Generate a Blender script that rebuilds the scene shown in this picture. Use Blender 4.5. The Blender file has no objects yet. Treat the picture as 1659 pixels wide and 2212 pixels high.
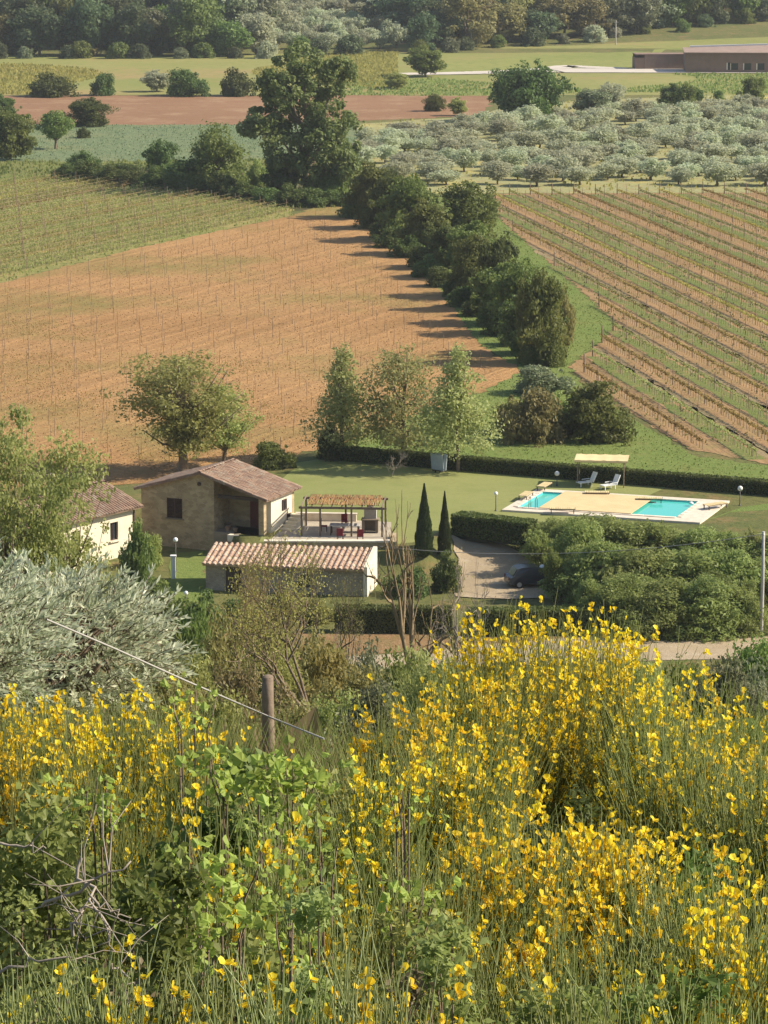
import bpy, bmesh, math
import numpy as np
from mathutils import Vector, Matrix

# ------------------------------------------------------------------ camera, sky, sun, exposure
SC = bpy.context.scene
COL = SC.collection
R = math.radians
F, CX, CY, PITCH, CAMZ = 6800.0, 829.5, 1106.0, R(11.6), 48.0
cam_d = bpy.data.cameras.new('camera')
cam_d.sensor_fit = 'VERTICAL'; cam_d.sensor_height = 24.0; cam_d.lens = 24.0 * F / 2212.0
cam_d.clip_start = 0.1; cam_d.clip_end = 20000
cam = bpy.data.objects.new('camera', cam_d); COL.objects.link(cam)
cam.location = (0, 0, CAMZ); cam.rotation_euler = (R(90) - PITCH, 0, 0)
SC.camera = cam
SUN_EL, SUN_AZ = R(36), R(2)            # azimuth measured from +X (right) towards +Y (away)
sv = Vector((math.cos(SUN_EL) * math.cos(SUN_AZ), math.cos(SUN_EL) * math.sin(SUN_AZ), math.sin(SUN_EL)))
world = bpy.data.worlds.new('World'); SC.world = world; world.use_nodes = True
wn = world.node_tree
sky = wn.nodes.new('ShaderNodeTexSky'); sky.sky_type = 'NISHITA'; sky.sun_disc = False
sky.sun_elevation = SUN_EL; sky.sun_rotation = math.atan2(sv.x, sv.y)
bg = wn.nodes['Background']; bg.inputs[1].default_value = 0.09
wn.links.new(sky.outputs[0], bg.inputs[0])
sun_d = bpy.data.lights.new('sun', 'SUN'); sun_d.energy = 4.6; sun_d.angle = R(0.5); sun_d.color = (1.0, 0.90, 0.73)
sun = bpy.data.objects.new('sun', sun_d); COL.objects.link(sun)
sun.rotation_euler = sv.to_track_quat('Z', 'Y').to_euler(); sun.location = (60, 20, 90)
SC.view_settings.view_transform = 'Standard'; SC.view_settings.look = 'None'
SC.view_settings.exposure = 0.80; SC.view_settings.gamma = 1.0
SC.view_settings.use_curve_mapping = False
try:
    SC.cycles.max_bounces = 6; SC.cycles.diffuse_bounces = 3; SC.cycles.transmission_bounces = 4
    SC.cycles.transparent_max_bounces = 4; SC.cycles.caustics_reflective = False; SC.cycles.caustics_refractive = False
except Exception:
    pass

# ------------------------------------------------------------------ terrain function and unprojection
PY = [-60, 0, 2, 3.5, 5, 7, 9, 12, 17, 24, 40, 60, 80, 100, 120, 140, 160, 175, 188, 196]
PZ = [47.5, 46.4, 46.3, 45.4, 44.6, 44.0, 43.6, 42.9, 42.0, 40.5, 36, 30, 24.2, 18.3, 12.8, 7.2, 2.6, 0.0, -1.4, -1.5]
def gz(x, y):
    x = np.asarray(x, float); y = np.asarray(y, float)
    z = np.interp(y, PY, PZ)
    yb = np.interp(x, [-12.5, -10.5], [233.0, 219.0])
    t = np.clip((y - yb) / np.interp(x, [3, 6], [3.0, 10.0]), 0, 1); t = t * t * (3 - 2 * t)
    z = np.where(y > 190, -1.5 + 1.5 * t, z)
    w = np.clip((185 - y) / 40, 0, 1) * np.clip((y - 12) / 20, 0, 1)
    z = z + w * 0.5 * (np.sin(x * 0.31 + y * 0.11) + np.sin(x * 0.13 - y * 0.23 + 1.3))
    z = z + np.where(y > 835, 0.05 * (y - 835) + 2.5 * (1 - np.cos(np.clip(y - 835, 0, 400) / 60)) * np.sin(x * 0.013 + 1), 0)
    return z
def gzf(x, y): return float(gz(x, y))
FW = np.array([0, math.cos(PITCH), -math.sin(PITCH)]); UP = np.array([0, math.sin(PITCH), math.cos(PITCH)])
def ray(px, py):
    d = F * FW - (py - CY) * UP; d[0] += px - CX
    return d
def at(px, py, y):
    d = ray(px, py); return Vector(np.array([0, 0, CAMZ]) + d * (y / d[1]))
def gp(px, py):
    """Where the line of sight through a photograph point meets the terrain beyond the bank."""
    d = ray(px, py); d = d / d[1]
    ys = np.concatenate([np.arange(150, 900, 0.5), np.arange(900, 3000, 4)])
    h = CAMZ + d[2] * ys - gz(d[0] * ys, ys)
    i = int(np.argmax(h <= 0)) if (h <= 0).any() else len(ys) - 1
    y0 = ys[max(i - 1, 0)]; y1 = ys[i]; h0 = h[max(i - 1, 0)]; h1 = h[i]
    y = y0 + (y1 - y0) * (h0 / (h0 - h1)) if h0 != h1 else y0
    return Vector((d[0] * y, y, gzf(d[0] * y, y)))
def mpp(y): return math.hypot(y, 0.2 * y) / F      # metres per photograph point at distance y

# ------------------------------------------------------------------ object helpers
def link(o): COL.objects.link(o); return o
def thing(name, label, cat, loc=(0, 0, 0), rz=0, group=None, scale=None):
    o = link(bpy.data.objects.new(name, None)); o.empty_display_size = 0.2
    o.location = loc; o.rotation_euler = (0, 0, rz)
    if scale is not None: o.scale = (scale,) * 3 if np.isscalar(scale) else scale
    o['label'] = label; o['category'] = cat
    if group: o['group'] = group
    return o
def part(name, mesh, parent, mat=None, loc=None, rot=None, scale=None, label=None, kind=None):
    if mat is not None and not mesh.materials: mesh.materials.append(mat)
    o = link(bpy.data.objects.new(name, mesh)); o.parent = parent
    if loc is not None: o.location = loc
    if rot is not None: o.rotation_euler = rot
    if scale is not None: o.scale = scale
    if label: o['label'] = label
    if kind: o['kind'] = kind
    return o
def solo(name, mesh, mat, label, cat=None, group=None, kind=None, loc=None):
    if not mesh.materials: mesh.materials.append(mat)
    o = link(bpy.data.objects.new(name, mesh))
    o['label'] = label
    if cat: o['category'] = cat
    if group: o['group'] = group
    if kind: o['kind'] = kind
    if loc is not None: o.location = loc
    return o

_O1 = 'first second third fourth fifth sixth seventh eighth ninth tenth eleventh twelfth thirteenth fourteenth fifteenth sixteenth seventeenth eighteenth nineteenth'.split()
def nth(n):
    if n <= 19: return _O1[n - 1]
    t = {2: 'twent', 3: 'thirt', 4: 'fort', 5: 'fift'}[n // 10]
    return t + 'ieth' if n % 10 == 0 else t + 'y-' + _O1[n % 10 - 1]
class MB:
    """Collects quads and triangles, then builds one mesh."""
    def __init__(s): s.v = []; s.f = []; s.t = []; s.n = 0; s.sm = []
    def add(s, V, faces, tint=0.5, smooth=False):
        V = np.asarray(V, float).reshape(-1, 3); faces = np.asarray(faces, int)
        s.v.append(V); s.f.append(faces + s.n); s.n += len(V)
        s.t.append(np.broadcast_to(np.asarray(tint, float), (len(faces),)).copy())
        s.sm.append(np.full(len(faces), smooth)); return s
    def box(s, c, size, rz=0, tint=0.5, M=None):
        sx, sy, sz = [k / 2 for k in size]
        V = np.array([[-sx, -sy, -sz], [sx, -sy, -sz], [sx, sy, -sz], [-sx, sy, -sz], [-sx, -sy, sz], [sx, -sy, sz], [sx, sy, sz], [-sx, sy, sz]])
        if M is not None: V = V @ np.array(M).T
        if rz:
            cc, ss = math.cos(rz), math.sin(rz); V = V @ np.array([[cc, -ss, 0], [ss, cc, 0], [0, 0, 1]]).T
        return s.add(V + np.array(c), [[0, 3, 2, 1], [4, 5, 6, 7], [0, 1, 5, 4], [1, 2, 6, 5], [2, 3, 7, 6], [3, 0, 4, 7]], tint)
    def bar(s, a, b, w, h=None):
        a = np.array(a, float); b = np.array(b, float); d = b - a; L = np.linalg.norm(d); d = d / L
        u = np.cross(d, [0, 0, 1]); 
        if np.linalg.norm(u) < 1e-4: u = np.array([1.0, 0, 0])
        u /= np.linalg.norm(u); w2 = np.cross(u, d)
        M = np.stack([u, d, w2], 1)
        return s.box((a + b) / 2, (w, L, h or w), M=M)
    def tube(s, pts, rad, k=6, tint=0.5, cap=True):
        pts = np.asarray(pts, float); n = len(pts); rad = np.broadcast_to(np.asarray(rad, float), (n,))
        d = np.gradient(pts, axis=0); d /= np.linalg.norm(d, axis=1)[:, None] + 1e-9
        m = d.mean(0); ref = np.array([1.0, 0, 0]) if abs(m[0]) < 0.7 * np.linalg.norm(m) + 1e-9 else np.array([0, 1.0, 0])
        u = np.cross(d, ref); u /= np.linalg.norm(u, axis=1)[:, None] + 1e-9; w = np.cross(d, u)
        a = np.arange(k) * 2 * math.pi / k
        V = pts[:, None] + rad[:, None, None] * (np.cos(a)[None, :, None] * u[:, None] + np.sin(a)[None, :, None] * w[:, None])
        i = np.arange(n - 1)[:, None] * k; j = np.arange(k)[None]; j2 = (j + 1) % k
        Q = np.stack([i + j, i + j2, i + k + j2, i + k + j], -1).reshape(-1, 4)
        s.add(V.reshape(-1, 3), Q, tint, True)
        if cap and k >= 3:
            b = s.n - k
            s.f.append(np.array([[b, b + t, b + t + 1, b + t + 1] for t in range(1, k - 1)])[:, :3]); s.t.append(np.full(k - 2, tint if np.isscalar(tint) else 0.5)); s.sm.append(np.full(k - 2, False))
        return s
    def lathe(s, prof, k=12, c=(0, 0, 0), tint=0.5):
        prof = np.asarray(prof, float); a = np.arange(k) * 2 * math.pi / k
        V = np.stack([prof[:, None, 0] * np.cos(a), prof[:, None, 0] * np.sin(a), np.repeat(prof[:, 1:2], k, 1)], -1)
        n = len(prof); i = np.arange(n - 1)[:, None] * k; j = np.arange(k)[None]; j2 = (j + 1) % k
        Q = np.stack([i + j, i + j2, i + k + j2, i + k + j], -1).reshape(-1, 4)
        return s.add(V.reshape(-1, 3) + np.array(c), Q, tint, True)
    def leaves(s, P, ax, nrm, L, W, tint):
        """Diamond-shaped leaves: ax = long axis, nrm = face normal, both (N,3)."""
        N = len(P); ax = ax / (np.linalg.norm(ax, axis=1)[:, None] + 1e-9)
        sd = np.cross(nrm, ax); sd /= np.linalg.norm(sd, axis=1)[:, None] + 1e-9
        nn = np.cross(ax, sd)
        L = np.broadcast_to(L, (N,))[:, None]; W = np.broadcast_to(W, (N,))[:, None]
        V = np.stack([P - ax * L * 0.5, P + sd * W * 0.5 - ax * L * 0.05 + nn * W * 0.12, P + ax * L * 0.5, P - sd * W * 0.5 - ax * L * 0.05 + nn * W * 0.12], 1).reshape(-1, 3)
        return s.add(V, np.arange(N * 4).reshape(-1, 4), tint)
    def build(s, name):
        V = np.concatenate(s.v); me = bpy.data.meshes.new(name)
        cnt = np.concatenate([np.full(len(f), f.shape[1]) for f in s.f]); lp = np.concatenate([f.reshape(-1) for f in s.f])
        me.vertices.add(len(V)); me.vertices.foreach_set('co', V.astype(np.float32).ravel())
        me.loops.add(len(lp)); me.loops.foreach_set('vertex_index', lp.astype(np.int32))
        me.polygons.add(len(cnt)); st = np.concatenate([[0], np.cumsum(cnt)[:-1]])
        me.polygons.foreach_set('loop_start', st.astype(np.int32))
        me.polygons.foreach_set('use_smooth', np.concatenate(s.sm))
        me.update(calc_edges=True)
        a = me.attributes.new('tint', 'FLOAT', 'FACE'); a.data.foreach_set('value', np.concatenate(s.t).astype(np.float32))
        return me

def rnd_dirs(rg, n):
    v = rg.normal(size=(n, 3)); return v / np.linalg.norm(v, axis=1)[:, None]

# ------------------------------------------------------------------ materials
def newmat(name):
    m = bpy.data.materials.new(name); m.use_nodes = True
    return m, m.node_tree, m.node_tree.nodes['Principled BSDF']
def nd(nt, typ, ins=None, **kw):
    n = nt.nodes.new(typ)
    for k, v in kw.items(): setattr(n, k, v)
    for k, v in (ins or {}).items():
        if isinstance(v, bpy.types.NodeSocket): nt.links.new(v, n.inputs[k])
        else: n.inputs[k].default_value = v
    return n
def c4(c): return (c[0], c[1], c[2], 1)
def mixc(nt, fac, a, b):
    n = nt.nodes.new('ShaderNodeMix'); n.data_type = 'RGBA'
    for i, v in ((0, fac), (6, a), (7, b)):
        if isinstance(v, bpy.types.NodeSocket): nt.links.new(v, n.inputs[i])
        else: n.inputs[i].default_value = v if i == 0 else c4(v)
    return n.outputs[2]
def ramp(nt, fac, lo, hi):
    return nd(nt, 'ShaderNodeMapRange', {0: fac, 1: lo, 2: hi}).outputs[0]
def noise(nt, vec, scale, detail=4, rough=0.55):
    return nd(nt, 'ShaderNodeTexNoise', {'Vector': vec, 'Scale': scale, 'Detail': detail, 'Roughness': rough}).outputs[0]

def leafmat(name, c1, c2, trans=0.3, rough=0.55, var=0.25, hue=0.03, tcol=None):
    m, nt, bs = newmat(name)
    at_ = nd(nt, 'ShaderNodeAttribute', attribute_name='tint').outputs['Fac']
    col = mixc(nt, at_, c1, c2)
    rn = nd(nt, 'ShaderNodeObjectInfo').outputs['Random']
    v = nd(nt, 'ShaderNodeMapRange', {0: rn, 3: 1 - var, 4: 1 + var}).outputs[0]
    h = nd(nt, 'ShaderNodeMapRange', {0: rn, 3: 0.5 - hue, 4: 0.5 + hue}).outputs[0]
    hs = nd(nt, 'ShaderNodeHueSaturation', {'Hue': h, 'Value': v, 'Color': col}).outputs[0]
    nt.links.new(hs, bs.inputs['Base Color']); bs.inputs['Roughness'].default_value = rough
    bs.inputs['Specular IOR Level'].default_value = 0.3
    tc = hs if tcol is None else mixc(nt, 0.5, hs, tcol)
    tr = nd(nt, 'ShaderNodeBsdfTranslucent', {'Color': tc})
    mx = nd(nt, 'ShaderNodeMixShader', {0: trans, 1: bs.outputs[0], 2: tr.outputs[0]})
    nt.links.new(mx.outputs[0], nt.nodes['Material Output'].inputs[0])
    return m
def groundmat(name, a, b, s1=0.05, c=None, s2=0.4, clo=0.5, chi=0.65, d=None, s3=2.0, furrow=None, bump=0.3, fs=6.0, strips=None):
    """a/b in large patches, c in smaller ones, d speckle; furrow = (angle, period, strength, colour)."""
    m, nt, bs = newmat(name)
    pos = nd(nt, 'ShaderNodeNewGeometry').outputs['Position']
    col = mixc(nt, ramp(nt, noise(nt, pos, s1, 5), 0.36, 0.64), a, b)
    hgt = noise(nt, pos, fs, 6, 0.7)
    if furrow:
        ang, per, st, fc = furrow
        rot = nd(nt, 'ShaderNodeVectorRotate', {'Vector': pos, 'Angle': -ang}, rotation_type='Z_AXIS').outputs[0]
        mp = nd(nt, 'ShaderNodeMapping', {'Vector': rot, 'Scale': (0.035 * 1.7 / per, 1.0 / per, 1)}).outputs[0]
        w01 = ramp(nt, noise(nt, mp, 1.0, 5, 0.6), 0.34, 0.66)
        fac = nd(nt, 'ShaderNodeMath', {0: w01, 1: st}, operation='MULTIPLY').outputs[0]
        col = mixc(nt, fac, col, fc)
        hgt = nd(nt, 'ShaderNodeMath', {0: w01, 1: 0.6, 2: hgt}, operation='MULTIPLY_ADD').outputs[0]
    if c is not None: col = mixc(nt, ramp(nt, noise(nt, pos, s2, 6, 0.65), clo, chi), col, c)
    if d is not None: col = mixc(nt, ramp(nt, noise(nt, pos, s3, 4, 0.7), 0.5, 0.72), col, d)
    nt.links.new(col, bs.inputs['Base Color']); bs.inputs['Roughness'].default_value = 0.95
    bs.inputs['Specular IOR Level'].default_value = 0.1
    bp = nd(nt, 'ShaderNodeBump', {'Height': hgt, 'Strength': bump, 'Distance': 0.25})
    nt.links.new(bp.outputs[0], bs.inputs['Normal'])
    return m
def plain(name, col, col2=None, scale=3.0, rough=0.8, bump=0.15, obj=True, spec=0.3, metal=0.0, lo=0.35, hi=0.65, dist=0.02):
    m, nt, bs = newmat(name)
    if col2 is not None:
        tc = nd(nt, 'ShaderNodeTexCoord').outputs['Object']
        nz = noise(nt, tc, scale, 5, 0.6)
        cc = mixc(nt, ramp(nt, nz, lo, hi), col, col2)
        at_ = nd(nt, 'ShaderNodeObjectInfo').outputs['Random']
        v = nd(nt, 'ShaderNodeMapRange', {0: at_, 3: 0.88, 4: 1.12}).outputs[0]
        cc = nd(nt, 'ShaderNodeHueSaturation', {'Value': v, 'Color': cc}).outputs[0]
        nt.links.new(cc, bs.inputs['Base Color'])
        bp = nd(nt, 'ShaderNodeBump', {'Height': nz, 'Strength': bump, 'Distance': dist}); nt.links.new(bp.outputs[0], bs.inputs['Normal'])
    else: bs.inputs['Base Color'].default_value = c4(col)
    bs.inputs['Roughness'].default_value = rough; bs.inputs['Specular IOR Level'].default_value = spec; bs.inputs['Metallic'].default_value = metal
    return m
def tilemat(name, a, b, c):
    m, nt, bs = newmat(name)
    rn = nd(nt, 'ShaderNodeObjectInfo').outputs['Random']
    at_ = nd(nt, 'ShaderNodeAttribute', attribute_name='tint').outputs['Fac']
    f = nd(nt, 'ShaderNodeMath', {0: nd(nt, 'ShaderNodeMath', {0: rn, 1: at_}, operation='ADD').outputs[0], 1: 1.0}, operation='FRACT').outputs[0]
    tc = nd(nt, 'ShaderNodeNewGeometry').outputs['Position']
    col = mixc(nt, f, a, b)
    col = mixc(nt, ramp(nt, noise(nt, tc, 1.6, 5, 0.7), 0.5, 0.7), col, c)
    nt.links.new(col, bs.inputs['Base Color']); bs.inputs['Roughness'].default_value = 0.9
    return m
def stonemat(name, a, b, mortar, scale=3.2):
    m, nt, bs = newmat(name)
    tc = nd(nt, 'ShaderNodeTexCoord').outputs['Object']
    mp = nd(nt, 'ShaderNodeMapping', {'Vector': tc, 'Scale': (1, 1, 1.9)}).outputs[0]
    vor = nd(nt, 'ShaderNodeTexVoronoi', {'Vector': mp, 'Scale': scale, 'Randomness': 0.85})
    ve = nd(nt, 'ShaderNodeTexVoronoi', {'Vector': mp, 'Scale': scale, 'Randomness': 0.85}, feature='DISTANCE_TO_EDGE').outputs['Distance']
    sep = nd(nt, 'ShaderNodeSeparateColor', {0: vor.outputs['Color']}).outputs[0]
    col = mixc(nt, sep, a, b)
    col = mixc(nt, ramp(nt, noise(nt, tc, 0.8, 5), 0.45, 0.75), col, [k * 0.75 for k in b])
    e = ramp(nt, ve, 0.0, 0.05)
    col = mixc(nt, e, mortar, col)
    nt.links.new(col, bs.inputs['Base Color']); bs.inputs['Roughness'].default_value = 0.95
    bp = nd(nt, 'ShaderNodeBump', {'Height': e, 'Strength': 0.5, 'Distance': 0.04}); nt.links.new(bp.outputs[0], bs.inputs['Normal'])
    return m

ROW_L = math.atan2(71, 32)               # direction of the rows in the left fields
VD = np.array([0.176, -0.984]); ROW_R = math.atan2(VD[1], VD[0])
M = {}
M['terrain'] = groundmat('rough_ground', (.16, .15, .055), (.11, .125, .04), .05, (.24, .16, .075), .3, .52, .7, (.07, .085, .025), 1.5, bump=.6, fs=1.5)
M['orange'] = groundmat('orange_soil', (.375, .228, .10), (.305, .175, .072), .028, (.235, .195, .065), .035, .5, .68, (.26, .13, .052), 1.6, furrow=(ROW_L, 1.7, .6, (.50, .285, .125)), bump=.9, fs=2.6)
M['vine_grass'] = groundmat('vineyard_grass', (.26, .235, .085), (.19, .215, .065), .045, (.34, .24, .10), .25, .54, .7, (.10, .13, .03), .9, furrow=(ROW_L, 2.6, .5, (.30, .22, .09)), bump=.6, fs=1.8)
M['redsoil'] = groundmat('red_ploughed_soil', (.27, .16, .088), (.235, .138, .074), .03, (.33, .215, .125), .1, .5, .7, (.22, .11, .07), .7, furrow=(0.02, 3.0, .5, (.24, .12, .075)), bump=.5, fs=1.0)
M['crop'] = groundmat('blue_green_crop', (.135, .17, .09), (.16, .19, .10), .03, (.19, .195, .095), .06, .5, .7, (.08, .125, .05), .5, furrow=(-.05, 3.2, .35, (.16, .21, .10)), bump=.5, fs=.9)
M['meadow'] = groundmat('far_meadow', (.28, .25, .095), (.205, .215, .07), .013, (.31, .22, .10), .018, .52, .68, (.18, .2, .055), .3, furrow=(0.01, 9.0, .45, (.20, .22, .06)), bump=.4, fs=.6)
M['green_field'] = groundmat('green_field', (.19, .215, .06), (.235, .24, .075), .02, (.28, .26, .085), .05, .55, .75, (.13, .165, .045), .35, furrow=(0.0, 6.0, .35, (.25, .25, .08)), bump=.4, fs=.7)
M['grove_ground'] = groundmat('grove_ground', (.30, .30, .14), (.28, .27, .13), .06, (.42, .36, .12), .12, .55, .68, (.30, .19, .09), .5, bump=.4, fs=1.0)
M['lawn'] = groundmat('mown_lawn', (.225, .245, .085), (.265, .265, .10), .07, (.185, .21, .065), .25, .5, .75, (.21, .215, .08), 2.5, furrow=(0.25, 1.4, .2, (.17, .20, .05)), bump=.25, fs=8)
M['grass'] = groundmat('green_grass', (.15, .20, .05), (.18, .215, .06), .09, (.19, .19, .06), .3, .55, .75, (.08, .13, .028), 2.0, bump=.5, fs=5)
M['grass2'] = groundmat('dull_grass', (.15, .175, .05), (.185, .185, .065), .09, (.27, .21, .09), .2, .55, .7, (.09, .12, .03), 1.6, bump=.5, fs=3)
M['vsoil'] = groundmat('vineyard_soil', (.285, .19, .09), (.25, .16, .075), .05, (.25, .20, .085), .3, .5, .7, (.27, .15, .085), 1.2, furrow=(ROW_R, 1.3, .4, (.48, .29, .155)), bump=.5, fs=3)
M['vstrip'] = groundmat('strip_grass', (.145, .18, .05), (.19, .2, .065), .12, (.30, .215, .10), .4, .52, .7, (.1, .14, .035), 1.8, bump=.6, fs=3)
M['vdry'] = groundmat('strip_dry', (.28, .21, .12), (.24, .2, .10), .15, (.33, .23, .13), .6, .5, .7, (.19, .15, .085), 1.6, bump=.3, fs=3)
M['gravel'] = groundmat('gravel', (.42, .33, .22), (.36, .28, .18), .15, (.46, .38, .27), .8, .5, .7, (.31, .24, .155), 6, bump=.4, fs=14)
M['dirt'] = groundmat('dry_dirt', (.27, .165, .08), (.22, .14, .065), .15, (.16, .145, .05), .5, .5, .68, (.33, .22, .12), 3, bump=.5, fs=5)
M['white_road'] = groundmat('white_road', (.56, .50, .43), (.50, .45, .39), .05, bump=.1)
M['paving'] = groundmat('stone_paving', (.44, .38, .29), (.36, .31, .25), .6, (.5, .44, .36), 2, .5, .7, bump=.2, fs=9)
M['travertine'] = plain('travertine', (.72, .64, .52), (.62, .53, .42), 2.5, .8, .1)
M['bank'] = groundmat('bank_soil_shade', (.10, .075, .045), (.085, .075, .035), .2, (.07, .09, .025), .6, .5, .65, bump=.7, fs=3)  # soil colour darkened to hold the shadow on the field bank
M['trunk'] = plain('bark', (.13, .095, .065), (.20, .15, .10), 6, .95, .6)
M['trunk_pale'] = plain('pale_bark', (.27, .20, .115), (.19, .135, .08), 7, .95, .6)
M['twig_grey'] = plain('grey_twig', (.34, .29, .24), (.24, .20, .16), 9, .95, .4)
M['wood'] = plain('weathered_wood', (.17, .125, .09), (.25, .19, .14), 9, .9, .5)
M['darkwood'] = plain('dark_wood', (.055, .04, .03), (.09, .06, .045), 9, .8, .3)
M['post'] = plain('vineyard_post', (.17, .115, .075), (.24, .17, .11), 5, .95, .3)
M['wire'] = plain('wire', (.25, .19, .10), rough=.6)
M['white'] = plain('white_paint', (.80, .80, .78), (.74, .74, .73), 4, .5, .05)
M['cable'] = plain('pale_cable', (.36, .34, .31), rough=.6)
M['concrete'] = plain('concrete', (.42, .40, .37), (.34, .325, .30), 5, .9, .3)
M['steel'] = plain('dark_steel', (.05, .05, .05), (.07, .065, .06), 5, .5, .1)
M['shutter'] = plain('brown_shutter', (.055, .032, .026), (.075, .042, .034), 8, .7, .2)
M['red_door'] = plain('red_brown_door', (.13, .032, .025), (.10, .026, .02), 6, .7, .2)
M['stone_house'] = stonemat('stone_house', (.50, .385, .225), (.33, .245, .14), (.46, .36, .23), 2.2)
M['stone_shed'] = stonemat('stone_shed', (.38, .31, .23), (.30, .245, .185), (.42, .36, .28))
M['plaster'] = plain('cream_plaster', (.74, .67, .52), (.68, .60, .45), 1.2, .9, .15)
M['brick_far'] = plain('brown_brick', (.25, .165, .125), (.21, .14, .105), .6, .9, .1)
M['tile'] = tilemat('terracotta_tile', (.40, .26, .175), (.24, .15, .105), (.40, .345, .26))
M['tile_pale'] = tilemat('weathered_tile', (.50, .345, .24), (.33, .21, .145), (.56, .45, .35))
M['reed'] = plain('reed_mat', (.36, .20, .075), (.26, .145, .06), 4, .95, .6)
M['canvas'] = plain('tan_canvas', (.66, .53, .29), (.62, .49, .26), 1.5, .9, .15)
M['cover'] = plain('tan_pool_cover', (.66, .51, .28), (.60, .45, .24), .8, .85, .1)
M['poolwall'] = plain('pool_lining', (.10, .50, .50), (.12, .54, .53), 2, .6, .05)
M['glass'] = plain('dark_glass', (.03, .035, .04), rough=.08, spec=.6)
M['red_cloth'] = plain('dark_red_cloth', (.22, .03, .035), (.18, .025, .03), 5, .9, .2)
M['carpaint'] = plain('dark_car_paint', (.035, .038, .045), rough=.25, spec=.6)
M['rubber'] = plain('tyre_rubber', (.02, .02, .02), rough=.8)
M['plinth'] = plain('old_plaster', (.30, .24, .17), (.22, .18, .13), 1.5, .95, .3)
mw, nt, bs = newmat('pool_water')
bs.inputs['Base Color'].default_value = (.08, .50, .44, 1); bs.inputs['Roughness'].default_value = .05; bs.inputs['IOR'].default_value = 1.33
bs.inputs['Specular IOR Level'].default_value = .35
bp = nd(nt, 'ShaderNodeBump', {'Height': noise(nt, nd(nt, 'ShaderNodeNewGeometry').outputs['Position'], 2.0, 3), 'Strength': .15, 'Distance': .05}); nt.links.new(bp.outputs[0], bs.inputs['Normal'])
M['water'] = mw
# foliage
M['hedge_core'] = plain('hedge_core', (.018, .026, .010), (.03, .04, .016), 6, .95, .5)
M['l_garden'] = leafmat('garden_foliage', (.31, .355, .12), (.50, .53, .22), .52)
M['l_dark'] = leafmat('dark_foliage', (.075, .11, .028), (.155, .195, .052), .45)
M['l_mid'] = leafmat('mid_foliage', (.12, .165, .038), (.225, .265, .07), .48)
M['l_fresh'] = leafmat('fresh_foliage', (.22, .265, .075), (.38, .41, .14), .5)
M['l_bright'] = leafmat('bright_foliage', (.27, .36, .05), (.43, .51, .12), .5, hue=.008)
M['l_olive'] = leafmat('olive_foliage', (.40, .425, .27), (.50, .515, .345), .52)
M['l_olive_near'] = leafmat('silver_foliage', (.29, .34, .18), (.76, .76, .58), .4, rough=.4, var=.05)
M['l_brown'] = leafmat('brownish_foliage', (.22, .205, .075), (.35, .31, .12), .45)
M['l_yellow'] = leafmat('yellow_green_foliage', (.28, .26, .07), (.40, .36, .11), .45)
M['l_locust'] = leafmat('locust_foliage', (.26, .27, .078), (.41, .41, .135), .5)
M['l_thicket'] = leafmat('thicket_foliage', (.21, .265, .065), (.34, .39, .125), .52, var=.1, hue=.012)
M['l_hedge'] = leafmat('hedge_foliage', (.075, .115, .027), (.16, .2, .05), .35)
M['l_cypress'] = leafmat('cypress_foliage', (.03, .05, .018), (.065, .09, .03), .15)
M['l_blue'] = leafmat('shady_wood_foliage', (.09, .125, .055), (.155, .19, .085), .4)
M['l_grey'] = leafmat('grey_green_foliage', (.17, .195, .10), (.26, .285, .16), .35)
M['l_vine'] = leafmat('young_vine_foliage', (.27, .215, .06), (.42, .34, .10), .45)
M['l_vineg'] = leafmat('green_vine_foliage', (.24, .255, .075), (.38, .38, .125), .48)
M['l_tuft'] = leafmat('grass_blades', (.15, .19, .045), (.28, .29, .095), .45)
M['l_broom'] = leafmat('broom_stem', (.20, .25, .07), (.37, .40, .155), .4, var=.12, hue=.01)
M['l_shoot'] = leafmat('pale_shoot', (.25, .30, .10), (.42, .46, .21), .4, var=.12, hue=.01)
M['l_dry'] = leafmat('dry_undergrowth', (.15, .125, .06), (.27, .215, .115), .3)
M['flower'] = leafmat('yellow_petal', (.93, .60, .015), (.95, .77, .05), .5, var=.08, hue=.008)

# ------------------------------------------------------------------ ground sheet and fields
def terrain():
    ys = np.concatenate([np.arange(-60, 14, 1.0), np.arange(14, 190, 4.0), np.arange(190, 240, 1.0), np.arange(240, 830, 40.0), np.arange(830, 1300, 15.0), np.arange(1300, 3601, 100.0)])
    xs = np.concatenate([np.arange(-1600, -200, 100.0), np.arange(-200, -60, 10.0), np.arange(-60, -16, 3.0), np.arange(-16, -8, .5), np.arange(-8, 8, .5), np.arange(8, 60, 3.0), np.arange(60, 200, 10.0), np.arange(200, 1601, 100.0)])
    X, Y = np.meshgrid(xs, ys); Z = gz(X, Y)
    nx = len(xs); i = np.arange(len(ys) - 1)[:, None] * nx + np.arange(nx - 1)[None]
    Q = np.stack([i, i + 1, i + nx + 1, i + nx], -1).reshape(-1, 4)
    b = MB(); b.add(np.stack([X, Y, Z], -1).reshape(-1, 3), Q, smooth=True)
    solo('ground', b.build('ground'), M['terrain'], 'rough grassy ground of the hillside and valley', kind='structure')
terrain()
def jitter_poly(pts, amp, step, seed):
    rg = np.random.default_rng(seed); out = []
    for i in range(len(pts)):
        a = np.array(pts[i][:2]); b = np.array(pts[(i + 1) % len(pts)][:2]); L = np.linalg.norm(b - a); n = max(1, int(L / step))
        for k in range(n):
            p = a + (b - a) * k / n
            if k: p = p + rg.normal(size=2) * amp
            out.append(p)
    return out
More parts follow.
